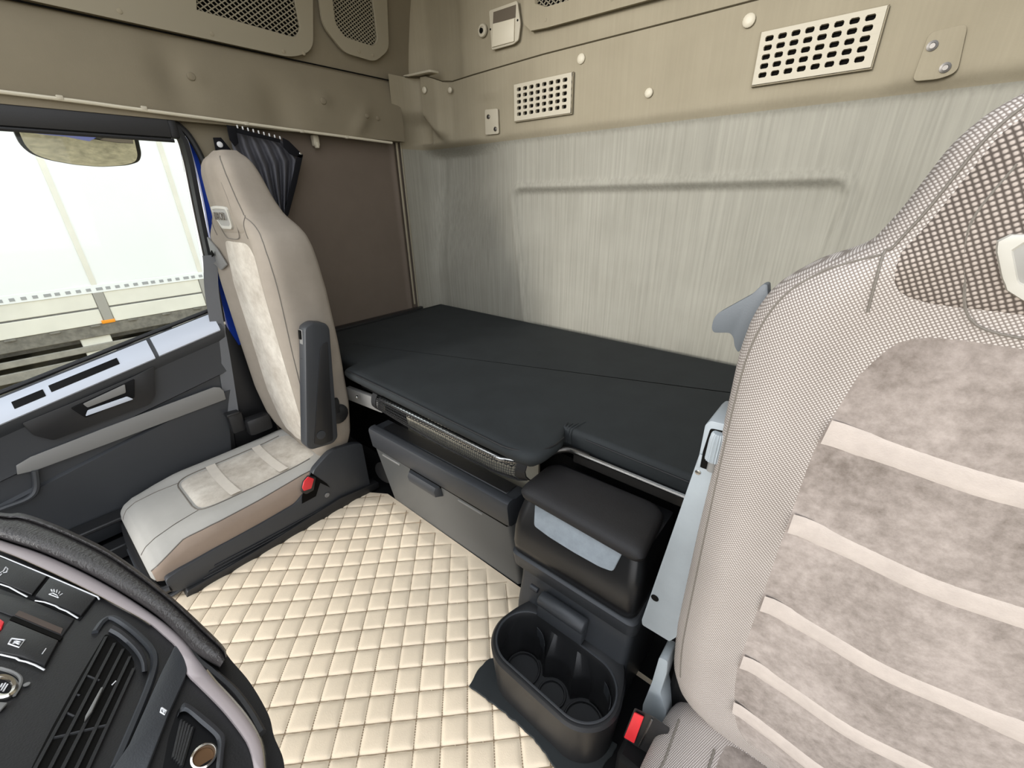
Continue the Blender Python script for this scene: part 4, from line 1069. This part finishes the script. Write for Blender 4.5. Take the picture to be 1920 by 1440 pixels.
    def cbot(u, y):
        w = interp(y, CY, CW); zt = interp(y, CY, CT); zb = interp(y, CY, CB_); a = min(1, abs(u)); e = 1 - max(0, 1 - a ** 3.6) ** (1 / 3.6); zm = zb + 0.35 * (zt - zb)
        return np.array([cx + w * u, y + dy, zb + (zm - zb) * e ])
    rows = []
    for y in np.concatenate([np.linspace(-.012, .03, 10), np.linspace(.04, .63, 26)]):
        rows.append([ctop(math.sin(-math.pi / 2 + math.pi * k / 40), y) for k in range(41)] + [cbot(math.sin(math.pi / 2 - math.pi * k / 14), y) for k in range(1, 14)])
    cu = mk('cushion', loft(rows, True, True), cloth2, t, angle=70)
    PZ = lambda y: interp(y, [-.012, 0.0, .04, .10, .18, .33, .49, .63], [.118, .135, .158, .182, .190, .194, .203, .21])
    def side_u(y):
        lo, hi = 0.6, 1.0
        for _ in range(30):
            m = (lo + hi) / 2
            if ctop(m, y)[2] > PZ(y): lo = m
            else: hi = m
        return lo
    if inner > 0:      # aisle side below the piping: shade and mat reflection painted as brown
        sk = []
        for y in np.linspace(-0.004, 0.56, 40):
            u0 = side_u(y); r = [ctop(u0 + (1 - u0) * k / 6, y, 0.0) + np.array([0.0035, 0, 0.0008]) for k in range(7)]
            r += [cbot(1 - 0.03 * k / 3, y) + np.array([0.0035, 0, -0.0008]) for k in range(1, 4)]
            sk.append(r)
        mk('side_skirt', loft(sk), M['shaded_cloth'], cu, angle=70)
    def cpatch(hw, y0, y1, off, n=26, m=36, p=7):
        rows = []
        for i in range(m + 1):
            tt = math.sin((-1 + 2 * i / m) * math.pi / 2); y = (y0 + y1) / 2 + (y1 - y0) / 2 * tt; k = max(0.02, 1 - abs(tt) ** p) ** (1 / p) if tt < 0 else 1
            r = []
            for j in range(n + 1):
                q = math.sin((-1 + 2 * j / n) * math.pi / 2); h = (1 - abs(q) ** 8) * (1 - abs(tt) ** 10)
                r.append(ctop(hw * q * k / interp(y, CY, CW), y, -0.004 + (off + 0.004) * h))
            rows.append(r)
        return loft(rows)
    ci = mk('cushion_insert', cpatch(0.143, 0.165, 0.61, 0.007), sued, t, angle=70)
    for yb in (0.285, 0.46):
        rr = [[ctop(0.139 * q / 0.252, yb + f + 0.006 * q * q, 0.0086) for q in np.linspace(-1, 1, 17)] for f in np.linspace(-0.017, 0.017, 5)]
        mk('band', loft(rr), M['band_far'] if inner > 0 else M['band'], ci, angle=70)
    def cseam(pts, r=0.0018): return tube([ctop(u, y, 0.001) for u, y in smooth_path([np.array(q) for q in pts], 8)], r, 6)
    pass
    for sg in (-1, 1): mk('piping', cseam([(sg * 0.60, -0.008), (sg * 0.58, 0.03), (sg * 0.53, 0.10), (sg * 0.48, 0.175)], 0.0013), M['piping'], cu)
    mk('piping', tube([ctop(side_u(y) * inner, y, 0.001) for y in np.linspace(-0.004, 0.58, 30)], 0.0022, 6), M['piping'], cu)
    # welt around the cushion insert
    wl = []
    for tt in np.linspace(0.6, -1, 30):
        tq = math.sin(tt * math.pi / 2); y = 0.3875 + 0.2225 * tq; k = max(0.02, 1 - abs(tq) ** 7) ** (1 / 7) if tq < 0 else 1
        wl.append(ctop(0.145 * k / interp(y, CY, CW), y, 0.0012))
    wr2 = [np.array([2 * cx - p[0], p[1], p[2]]) for p in wl][::-1]
    mk('piping', tube(wl + wr2[1:], 0.0022, 6), M['piping'], cu)
    # ---- pedestal
    mk('pedestal', join(box2((cx - 0.21, 0.10 + dy, -0.01), (cx + 0.21, 0.66 + dy, 0.10), 0.01), box2((cx - 0.24, 0.02 + dy, 0.045), (cx + 0.24, 0.62 + dy, 0.075), 0.01)), M['black'], t)
    return t, s, ctop

# ---- passenger seat
pt, ps, pct = build_seat('passenger_seat', 'upright passenger seat in pale grey-beige cloth beside the door', -1.725, 0.0, 1, M['cloth_far'], M['cloth_far'], M['suede_far'], M['cloth_grey'], False)
PX = -1.462
side_poly = [(PX, y, z) for y, z in ((.745, .02), (.745, .245), (.715, .262), (.625, .280), (.590, .268), (.530, .232), (.495, .165), (.43, .128), (.31, .122), (.165, .120), (.05, .112), (.015, .105), (.012, .05), (.06, .03), (.30, .018), (.60, .008))]
shd = mk('side_shield', prism(roundpoly([np.array(p) for p in side_poly], 0.012, 3), (-0.028, 0, 0), 0.006), M['charcoal'], pt, angle=35)
for k, z in enumerate((0.028, 0.040, 0.052)):
    mk('rib', tube([(PX + 0.001, 0.10 + 0.02 * k, z + 0.006), (PX + 0.003, 0.3, z), (PX + 0.001, 0.52, z - 0.004)], 0.0032, 6), M['black'], shd)
mk('front_bar', tube(smooth_path([(-1.95, -0.005, 0.10), (-1.80, -0.018, 0.075), (-1.60, -0.018, 0.062), (-1.49, -0.010, 0.062), (-1.465, 0.02, 0.066)], 6), 0.013, 8), M['black'], pt)
mk('release_bar', tube(smooth_path([(-1.90, -0.03, 0.03), (-1.60, -0.03, 0.015), (-1.50, -0.01, 0.015), (-1.48, 0.06, 0.03)], 6), 0.007, 8), M['charcoal'], pt)
o = mk('rear_step', prism(roundpoly([np.array(p) for p in ((PX + 0.012, .78, 0.0), (PX + 0.012, .78, .03), (PX + 0.012, .60, .055), (PX + 0.012, .30, .035), (PX + 0.012, .05, .03), (PX + 0.012, .04, 0.0))], 0.008, 3), (-0.05, 0, 0), 0.005), M['black'], pt)
bk = onx(577, 906, PX + 0.002)
mk('buckle_pocket', prism([onx(u, v, PX + 0.0005) for u, v in ((583, 886), (612, 906), (619, 914), (600, 905), (592, 930), (566, 944), (566, 930))], (0.002, 0, 0), 0), M['hole'], pt)
bkl = mk('belt_buckle', prism(roundpoly([onx(u, v, PX + 0.004) for u, v in ((576, 890), (590, 893), (586, 917), (572, 925), (563, 921), (566, 903))], 0.004, 2), (0.012, 0, 0), 0.003), M['black'], pt)
mk('release_button', prism(roundpoly([onx(u, v, PX + 0.016) for u, v in ((577, 893), (588, 897), (583, 915), (569, 920), (566, 914), (569, 902))], 0.003, 2), (0.005, 0, 0), 0.002), M['red'], bkl)
q = onx(613, 928, PX + 0.001); mk('shield_screw', lathe(q, (1, 0, 0), [(0.010, 0), (0.010, 0.003), (0.006, 0.004), (0.005, 0.002)], 12), M['grey'], pt)
# folded-up armrest on the aisle side
ap = [(.598, .800), (.628, .812), (.672, .800), (.683, .78), (.628, .352), (.604, .336), (.520, .350), (.507, .372)]
arm = mk('armrest', prism(roundpoly([np.array((-1.462, y, z)) for y, z in ap], 0.012, 4), (0.050, 0, 0), 0.006), M['charcoal'], pt, angle=35)
inl = [(.632, .716), (.640, .728), (.664, .735), (.606, .352), (.560, .352), (.535, .37)]
mk('arm_inlay', prism(roundpoly([np.array((-1.4125, y, z)) for y, z in inl], 0.006, 3), (0.003, 0, 0), 0.0015), M['black'], arm)
mk('front_channel', prism([(-1.452, .5965, .79), (-1.430, .5965, .79), (-1.430, .5835, .70), (-1.452, .5835, .70)], (0, -0.004, 0), 0.001), M['grey'], arm)
mk('channel_hole', prism([(-1.448, .5925, .788), (-1.434, .5925, .788), (-1.434, .588, .758), (-1.448, .588, .758)], (0, -0.0045, 0), 0.0), M['hole'], arm)
mk('channel_hole', prism([(-1.448, .5805, .690), (-1.434, .5805, .690), (-1.434, .579, .672), (-1.448, .579, .672)], (0, -0.006, 0), 0.0), M['hole'], arm)
mk('arm_disc', lathe((-1.4095, .566, .395), (1, 0, 0), [(0.017, 0), (0.017, 0.002), (0.014, 0.0025)], 16), M['charcoal'], arm)
mk('arm_pivot', join(lathe((-1.47, .668, .425), (1, 0, 0), [(0.040, 0), (0.040, 0.018), (0.030, 0.024)], 18), rbox((-1.46, .655, .46), (0.03, 0.05, 0.07), 0.01)), M['black'], pt)
# belt on the door side: guide in the shoulder, strap, anchor
gp = [ps.front(ps.uw(x, z), z, 0.006) for x, z in ((-.20, 1.075), (-.155, 1.035), (-.135, .975), (-.165, .955), (-.205, .985), (-.232, 1.02))]
mk('belt_guide', prism(gp, (0, -0.008, 0), 0.003), M['grey'], pt)
gs = [ps.front(ps.uw(x, z), z, 0.0145) for x, z in ((-.222, 1.008), (-.175, 1.028), (-.172, 1.012), (-.218, .994))]
mk('guide_slot', prism(gs, (0, -0.003, 0), 0.0), M['hole'], pt)
a0 = ps.front(ps.uw(-.197, 1.01), 1.01, 0.016)
path = [a0, a0 + np.array([-0.004, -0.004, -0.03]), np.array([-1.945, .500, .85]), np.array([-1.955, .475, .60]), np.array([-1.955, .450, .41]), np.array([-1.955, .440, .33])]
mk('belt_strap', ribbon(smooth_path(path, 6), (0.25, 0.97, 0), 0.046, 0.002, (0.97, -0.25, 0)), M['belt'], pt)
mk('belt_anchor', join(rbox((-1.950, .445, .315), (0.035, 0.055, 0.09), 0.008), rbox((-1.945, .437, .365), (0.05, 0.05, 0.012), 0.004), rbox((-1.935, .52, .28), (0.06, 0.10, 0.08), 0.015)), M['black'], pt)

# ---- driver seat, close to the camera
dt, ds, dct = build_seat('driver_seat', 'driver seat close by, with woven cloth sides and banded suede back', 0.155, 0.012, -1, M['cloth'], M['cloth_head'], M['suede'], M['cloth_flat'], True, 0.74)
# raised armrest seen end on
ax0, ax1 = -0.172, -0.112
def seg(x0, x1, y0, y1, z0, z1, xs=0.0): 
    return loft([[(x0, y0, z0), (x1, y0, z0), (x1, y1, z0), (x0, y1, z0)], [(x0 + xs, y0, z1), (x1 + xs * 0.6, y0, z1), (x1 + xs * 0.6, y1, z1), (x0 + xs, y1, z1)]], True, True)
YA = 0.60
arm_out = roundpoly([ony(u, v, YA) for u, v in ((1322, 797), (1332, 789), (1374, 799), (1381, 806), (1376, 850), (1268, 1195), (1255, 1203), (1204, 1172), (1203, 1163), (1311, 852))], [.003, .003, .004, .004, 0, .003, .003, .004, .003, 0], 3)
am = mk('armrest', prism(arm_out, (0, 0.085, 0), 0.0025), M['armgrey'], dt, angle=35)
mk('knob_well', prism(roundpoly([ony(u, v, YA - 0.0005) for u, v in ((1332, 803), (1369, 811), (1360, 872), (1352, 889), (1312, 876), (1318, 846))], 0.004, 3), (0, 0.001, 0), 0), M['hole'], am)
k0 = ony(1333, 882, YA - 0.004); k1 = ony(1350, 812, YA - 0.004); kd = _n(k1 - k0); L = np.linalg.norm(k1 - k0)
mk('knob_stem', tube([k0, k0 + kd * L * 0.3], 0.0065, 10), M['grey'], am)
rows = []
for h, rr in ((0.26, 0.0085), (0.29, 0.0125), (0.80, 0.0122), (0.96, 0.011), (1.0, 0.009)):
    a = np.cross(kd, [0, 1, 0]); a = _n(a); b = np.cross(a, kd)
    rows.append([k0 + kd * L * h + (a * math.cos(q) + b * math.sin(q)) * (rr * (1.0 if k % 2 else 0.86)) for k, q in enumerate(np.linspace(0, 2 * math.pi, 41)[:-1])])
mk('ribbed_knob', loft(rows, True, True), M['armgrey'], am, angle=25)
for (u, v) in ((1309, 885), (1340, 897)):
    p = ony(u, v, YA); mk('arm_screw', lathe(p, (0, -1, 0), [(0.0045, 0), (0.0045, 0.0018), (0.0025, 0.0024)], 10), M['steel'], am)
for pts in (((1313, 850), (1318, 852), (1313, 876), (1306, 874)), ((1357, 868), (1364, 868), (1356, 892), (1350, 889))):
    mk('fork_tip', prism([ony(u, v, YA - 0.001) for u, v in pts], (0, -0.003, 0), 0.001), M['armgrey'], am)
p = ony(1228, 1121, YA); mk('arm_hole', lathe(p, (0, -1, 0), [(0.0075, -0.001), (0.0075, 0.001)], 14), M['hole'], am)
# lever behind the shoulder
lp = [ony(u, v, 0.66) for u, v in ((1439, 533), (1430, 533), (1410, 552), (1345, 588), (1337, 600), (1334, 616), (1338, 624), (1368, 624), (1375, 632), (1377, 650), (1384, 662), (1400, 640), (1440, 560))]
lp = roundpoly(lp, 0.004, 3)
lv = mk('shoulder_lever', prism(lp, (0, 0.022, 0), 0.003), M['lever'], dt, angle=40)
# lower side shield, belt buckle
sp = [ony(u, v, 0.60) for u, v in ((1236, 1232), (1252, 1240), (1250, 1262), (1238, 1300), (1248, 1336), (1250, 1370), (1262, 1450), (1200, 1450), (1205, 1322), (1222, 1280))]
mk('side_shield', prism(roundpoly(sp, 0.006, 3), (0, 0.05, 0), 0.004), M['armgrey'], dt)
mk('pedestal_skirt', join(box2((-0.225, 0.47, 0.0112), (0.40, 0.74, 0.0135), 0.0), box2((-0.150, 0.505, 0.0), (0.40, 0.70, 0.10), 0.01), box2((-0.10, 0.635, 0.0), (0.38, 0.70, 0.42), 0.01)), M['deep'], dt)
YB = 0.545
bp = [ony(u, v, YB) for u, v in ((1190, 1327), (1229, 1345), (1218, 1378), (1203, 1404), (1172, 1388), (1169, 1379))]
bb = mk('belt_buckle', prism(roundpoly(bp, 0.004, 3), (0.028, 0.012, -0.02), 0.003), M['black'], dt, angle=40)
nb = np.array([-0.002, -0.004, 0.002])
mk('release_button', prism(roundpoly([ony(u, v, YB - 0.003) for u, v in ((1190, 1334), (1208, 1343), (1190, 1392), (1171, 1381))], 0.002, 2), (0, -0.004, 0.002), 0.0012), M['red'], bb)
mk('metal_tongue_slot', tube([ony(1222, 1350, YB - 0.004), ony(1198, 1399, YB - 0.004)], 0.0022, 6), M['steel'], bb)
mk('buckle_stalk', rbox(ony(1235, 1430, YB + 0.03), (0.03, 0.02, 0.16), 0.006, rot=(0, 0.2, 0)), M['black'], dt)

# ================================================================== DASHBOARD
dash = thing('dashboard', 'dark wraparound dashboard wing with a satin taupe trim line', 'dashboard', (-0.5, -0.08, 0.2))
DN = _n((-0.10, 0.33, 0.94)); DP0 = np.array([-0.47, -0.056, 0.80])
def D(u, v, h=0.0): return onp(u, v, DP0 + DN * h, DN)
def dprism(pts, h0, h1, name, m, parent=dash, r=0.001, rnd=0.0, n=4, seg=2):
    P = [D(u, v, h0) for u, v in pts]
    if rnd: P = roundpoly(P, rnd, n)
    return mk(name, prism(P, DN * (h1 - h0), r, seg), m, parent, angle=35)
trim_in = [(-160, 975), (0, 1032), (78, 1065), (156, 1102), (219, 1135), (273, 1165), (306, 1192), (329, 1213), (341, 1232), (348, 1250), (350, 1266), (372, 1288), (396, 1312), (417, 1334), (435, 1356), (450, 1376), (463, 1396), (472, 1422), (478, 1460), (480, 1520)]
trim_out = [(-160, 958), (0, 1012), (78, 1038), (156, 1073), (231, 1115), (297, 1159), (330, 1185), (352, 1206), (366, 1226), (385, 1252), (404, 1277), (424, 1298), (443, 1319), (459, 1338), (474, 1360), (487, 1384), (494, 1408), (497, 1440), (499, 1480), (499, 1540)]
pad_out = [(-160, 930), (0, 960), (40, 961), (85, 975), (140, 998), (215, 1037), (262, 1070), (312, 1110), (350, 1143), (385, 1176), (422, 1214), (426, 1226), (416, 1252), (424, 1256), (440, 1262)]
# base slab under the panel and the drop side
side_px = [(-160, 932), (0, 962), (85, 977), (215, 1039), (312, 1112), (405, 1200), (432, 1236), (469, 1280), (503, 1339), (514, 1381), (531, 1423), (534, 1470), (530, 1560)]
tp_ = smooth_path([np.array(p, float) for p in side_px], 5)
drop = np.array([-0.05, -0.10, -1.0])
rows = [[D(u, v, -0.012) for u, v in tp_], [D(u, v, -0.012) + np.array([-0.004, -0.006, -0.02]) for u, v in tp_], [D(u, v, -0.012) + drop * 0.25 for u, v in tp_], [D(u, v, -0.012) + drop * 0.55 + np.array([0, -0.05, 0]) for u, v in tp_]]
mk('dash_side', shell(rows, lambda p, i, j: (-0.01, -0.02, 0)), M['black'], dash, angle=50)
base = tp_ + [np.array(p, float) for p in ((250, 1900), (-300, 1800), (-420, 1200))]
mk('dash_top', prism([D(u, v, -0.010) for u, v in base], -DN * 0.02, 0), M['black'], dash, smooth=False)
face = trim_in + [(300, 1800), (-200, 1700), (-300, 1200)]
mk('face_panel', prism([D(u, v, 0.0) for u, v in face], -DN * 0.009, 0), M['black'], dash, smooth=False)
# satin trim strip with a bright inner edge
def res(p, n): return resample_open([np.array(q, float) for q in p], n)
def resample_open(P, n):
    P = smooth_path(P, 5); L = [0]
    for i in range(1, len(P)): L.append(L[-1] + np.linalg.norm(P[i] - P[i - 1]))
    out = []
    for k in range(n):
        s_ = L[-1] * k / (n - 1); i = max(j for j in range(len(L)) if L[j] <= s_ + 1e-9); i = min(i, len(P) - 2)
        f = (s_ - L[i]) / max(1e-9, L[i + 1] - L[i]); out.append(P[i] * (1 - f) + P[i + 1] * f)
    return out
A_, B_ = res(trim_in, 70), res(trim_out, 70)
rows = []
for k in range(6):
    f = [0, 0.0, 0.12, 0.6, 0.94, 1.0][k]; h = [-0.002, 0.0035, 0.0055, 0.0065, 0.004, -0.004][k]
    rows.append([D(*(a * (1 - f) + b * f), h) for a, b in zip(A_, B_)])
mk('satin_trim', loft(rows), M['dashtrim'], dash, angle=60)
mk('bright_edge', tube([D(u, v, 0.0032) for u, v in A_[:38]], 0.0011, 6), M['chrome'], dash)
mk('bright_edge', tube([D(u, v, 0.003) for u, v in B_[46:]], 0.0012, 6), M['chrome'], dash)
# grained pad between trim and the outer edge
pin = [(-160, 956), (0, 1010), (78, 1036), (156, 1071), (231, 1113), (297, 1157), (340, 1198), (360, 1220), (385, 1238), (412, 1252)]
pout = [(-160, 932), (0, 961), (40, 962), (85, 976), (140, 999), (215, 1038), (312, 1111), (385, 1177), (421, 1214), (425, 1230)]
A_, B_ = res(pin, 60), res(pout, 60)
rows = []
for f, h in ((0, -0.004), (0.03, 0.006), (0.10, 0.012), (0.3, 0.018), (0.5, 0.021), (0.68, 0.021), (0.76, 0.019), (0.80, 0.017), (0.84, 0.021), (0.9, 0.023), (0.96, 0.020), (1.0, 0.012), (1.0, -0.004)):
    rows.append([D(*(a * (1 - f) + b * f), h) for a, b in zip(A_, B_)])
mk('grained_pad', loft(rows, False, False), M['leather'], dash, angle=60)
last = [r[-1] for r in rows]; mk('pad_end', (last, [tuple(range(len(last)))]), M['leather'], dash, smooth=False)
mk('pad_end_lip', tube(smooth_path([D(u, v, 0.002) for u, v in ((360, 1216), (372, 1237), (402, 1262), (440, 1296), (470, 1336), (492, 1375))], 6), 0.003, 6), M['black'], dash)
# switch buttons, two rows, with printed symbols
def strokes(lines, h, w, name, parent):
    gs = []
    for L in lines:
        P = [D(u, v, h) for u, v in L]; gs.append(tube(P, w, 4))
    return mk(name, join(*gs), M['icon'], parent)
dprism([(-120, 1012), (0, 1043), (186, 1120), (150, 1166), (62, 1128), (-120, 1060)], -0.001, 0.0006, 'switch_well', M['deep'], r=0)
b1 = dprism([(94, 1086), (182, 1121), (152, 1158), (66, 1122)], 0.0005, 0.004, 'rocker_switch', M['black'], r=0.0012)
b0 = dprism([(-40, 1044), (0, 1049), (88, 1084), (60, 1119), (0, 1094), (-60, 1080)], 0.0005, 0.004, 'rocker_switch', M['black'], r=0.0012)
strokes([[(0, 1042), (92, 1080), (183, 1119)], [(183, 1119), (186, 1124)]], 0.0042, 0.0007, 'switch_edge_line', b1)
strokes([[(66, 1126), (84, 1129), (104, 1136), (112, 1141), (125, 1146), (146, 1159)]], 0.0045, 0.0007, 'switch_edge_line', b1)
strokes([[(0, 1095), (18, 1101), (34, 1110), (51, 1119)]], 0.0045, 0.0007, 'switch_edge_line', b0)
strokes([[(92, 1114), (99, 1112), (107, 1116), (110, 1121), (92, 1114)], [(98, 1109), (96, 1105)], [(102, 1110), (101, 1105)], [(106, 1111), (107, 1106)], [(110, 1113), (112, 1109)], [(112, 1116), (117, 1113)]], 0.0044, 0.00055, 'switch_symbol', b1)
strokes([[(0, 1074), (6, 1071), (11, 1063), (15, 1067), (12, 1073), (6, 1074)], [(0, 1079), (3, 1076)]], 0.0044, 0.0007, 'switch_symbol', b0)
dprism([(66, 1131), (140, 1163), (116, 1196), (30, 1160), (-50, 1130), (-50, 1105), (0, 1116)], 0.0, 0.002, 'switch_lower', M['black'], r=0.001)
mk('brown_sill', prism([D(u, v, 0.0015) for u, v in ((36, 1146), (118, 1180), (114, 1190), (28, 1154))], DN * 0.001, 0), mat('warm_brown_plastic', (70, 56, 48), 0.5), dash)
dprism([(24, 1158), (118, 1197), (112, 1204), (18, 1165)], 0.0005, 0.0025, 'switch_slot', M['hole'], r=0)
b2 = dprism([(18, 1168), (110, 1206), (84, 1254), (40, 1236), (0, 1228), (-40, 1220), (-40, 1180), (0, 1190)], 0.0005, 0.004, 'rocker_switch', M['black'], r=0.0012)
strokes([[(0, 1227), (30, 1234), (36, 1238), (50, 1241), (66, 1247), (83, 1256)]], 0.0045, 0.0007, 'switch_edge_line', b2)
strokes([[(22, 1197), (46, 1200), (36, 1214), (16, 1207), (22, 1197)], [(26, 1203), (31, 1202), (38, 1204)], [(24, 1206), (30, 1205), (36, 1208)]], 0.0044, 0.0007, 'switch_symbol', b2)
strokes([[(86, 1216), (79, 1226)]], 0.0042, 0.0005, 'switch_mark', b2)
dprism([(-30, 1160), (0, 1166), (8, 1172), (3, 1183), (-30, 1186)], 0.002, 0.006, 'hazard_button', M['red'], r=0.001)
rk = mk('rotary_socket', tube([D(4 + 24 * math.cos(a), 1288 + 19 * math.sin(a), 0.003) for a in np.linspace(0, 2 * math.pi, 29)], 0.0022, 6), M['chrome'], dash)
mk('socket_core', prism([D(4 + 20 * math.cos(a), 1289 + 15 * math.sin(a), 0.001) for a in np.linspace(0, 2 * math.pi, 25)[:-1]], DN * 0.0015, 0), M['deep'], rk, smooth=False)
strokes([[(2, 1294), (10, 1281)], [(6, 1296), (14, 1283)], [(1, 1288), (4, 1282)]], 0.003, 0.0007, 'socket_symbol', rk)
mk('socket_frame', tube(smooth_path([D(u, v, 0.002) for u, v in ((0, 1253), (20, 1259), (34, 1267), (39, 1277), (34, 1292), (26, 1304))], 5), 0.0014, 6), M['grey'], rk)
mk('indicator', lathe(D(50, 1284, 0.001), DN, [(0.0022, 0), (0.0022, 0.0008), (0.0014, 0.001)], 12), M['grey'], dash)
dprism([(-20, 1318), (14, 1321), (0, 1336), (-20, 1336)], 0.001, 0.003, 'grey_tab', M['grey'], r=0.0005)
# air vent: frame, glossy arch, slats
vf = [(178, 1186), (194, 1165), (214, 1160), (250, 1184), (282, 1216), (290, 1240), (284, 1272), (262, 1330), (215, 1440), (170, 1560), (20, 1560), (70, 1400), (120, 1300)]
vt = mk('vent_frame', tube(smooth_path([D(u, v, 0.001) for u, v in vf[:9]], 5), 0.003, 6), M['charcoal'], dash)
dprism([(198, 1190), (214, 1198), (244, 1226), (252, 1246), (240, 1280), (200, 1366), (160, 1450), (120, 1540), (20, 1540), (60, 1440), (98, 1365), (150, 1270)], 0.0, 0.0012, 'vent_cavity', M['hole'], vt, r=0, rnd=0.004)
arch = smooth_path([np.array(p, float) for p in ((212, 1172), (228, 1181), (248, 1198), (265, 1217), (275, 1238), (277, 1258))], 6)
arch_i = smooth_path([np.array(p, float) for p in ((203, 1184), (221, 1194), (240, 1210), (256, 1228), (264, 1244), (266, 1260))], 6)
mk('vent_arch', loft([[D(*p, 0.0) for p in arch_i], [D(*p, 0.006) for p in arch_i], [D(*(p * 0.5 + q * 0.5), 0.0085) for p, q in zip(arch_i, arch)], [D(*p, 0.005) for p in arch], [D(*p, 0.0) for p in arch]]), M['charcoal'], vt, angle=60)
for (a, b) in (((199, 1193), (60, 1450)), ((215, 1205), (88, 1450)), ((231, 1216), (112, 1450)), ((244, 1230), (138, 1450)), ((251, 1252), (160, 1450))):
    A, B = D(*a, 0.003), D(*b, 0.003)
    w = _n(np.cross(DN, _n(B - A))) * 0.0012
    mk('vent_slat', loft([[A - w, A + w, A + w - DN * 0.012, A - w - DN * 0.012], [B - w, B + w, B + w - DN * 0.012, B - w - DN * 0.012]], True, True), M['black'], vt, smooth=False)
for (a, b) in (((160, 1266), (187, 1277)), ((140, 1302), (150, 1305)), ((122, 1336), (140, 1344)), ((96, 1385), (200, 1360))):
    mk('cross_bar', tube([D(*a, 0.0015), D(*b, 0.0015)], 0.0011, 6), M['black'], vt)
dprism([(189, 1293), (194, 1292), (172, 1338), (158, 1356), (160, 1346)], 0.003, 0.0055, 'vent_wheel', M['grey'], vt, r=0.0008)
strokes([[(217, 1277), (210, 1284)]], 0.0035, 0.0006, 'vent_mark', vt)
# long flap with small symbol
fl = dprism([(327, 1219), (334, 1216), (343, 1232), (350, 1264), (346, 1278), (318, 1340), (272, 1460), (205, 1460), (242, 1405), (300, 1274)], 0.0005, 0.005, 'cover_flap', M['charcoal'], r=0.0015, rnd=0.002)
strokes([[(303, 1327), (312, 1333), (309, 1340), (301, 1335), (303, 1327)], [(306, 1331), (308, 1336)]], 0.0052, 0.0006, 'flap_symbol', fl)
mk('flap_gap', tube([D(325, 1222, 0.001), D(240, 1405, 0.001), D(214, 1455, 0.001)], 0.0016, 6), M['hole'], dash)
# lower pocket with arch, ribs and lighter socket
pk = dprism([(334, 1330), (350, 1330), (400, 1374), (412, 1390), (408, 1460), (300, 1470), (316, 1384)], 0.0, 0.0012, 'pocket_floor', M['deep'], r=0, rnd=0.004)
pa = smooth_path([np.array(p, float) for p in ((338, 1334), (341, 1322), (352, 1319), (384, 1342), (412, 1367), (422, 1382), (420, 1410), (416, 1450))], 6)
pb = smooth_path([np.array(p, float) for p in ((332, 1345), (336, 1337), (350, 1335), (376, 1357), (400, 1378), (407, 1392), (407, 1415), (404, 1450))], 6)
mk('pocket_arch', loft([[D(*p, 0.0) for p in pb], [D(*p, 0.005) for p in pb], [D(*(p * 0.5 + q * 0.5), 0.007) for p, q in zip(pb, pa)], [D(*p, 0.005) for p in pa], [D(*p, 0.0) for p in pa]]), M['charcoal'], pk, angle=60)
for k in range(5):
    mk('pocket_rib', tube([D(341 + 5 * k, 1351 + 3.5 * k, 0.002), D(325 + 3.6 * k, 1422 + 4 * k, 0.002)], 0.0016, 6), M['black'], pk)
rg = mk('lighter_ring', lathe(D(380, 1425, 0.0), DN * 0.6 + np.array([0.25, 0, 0]), [(0.0080, 0), (0.0086, 0.006), (0.0074, 0.007), (0.0066, 0.006), (0.0064, 0.0)], 26), M['chrome'], dash, angle=50)
mk('lighter_core', lathe(D(380, 1425, 0.0), DN * 0.6 + np.array([0.25, 0, 0]), [(0.0064, 0.0), (0.0064, 0.003)], 20), M['amberdark'], rg)
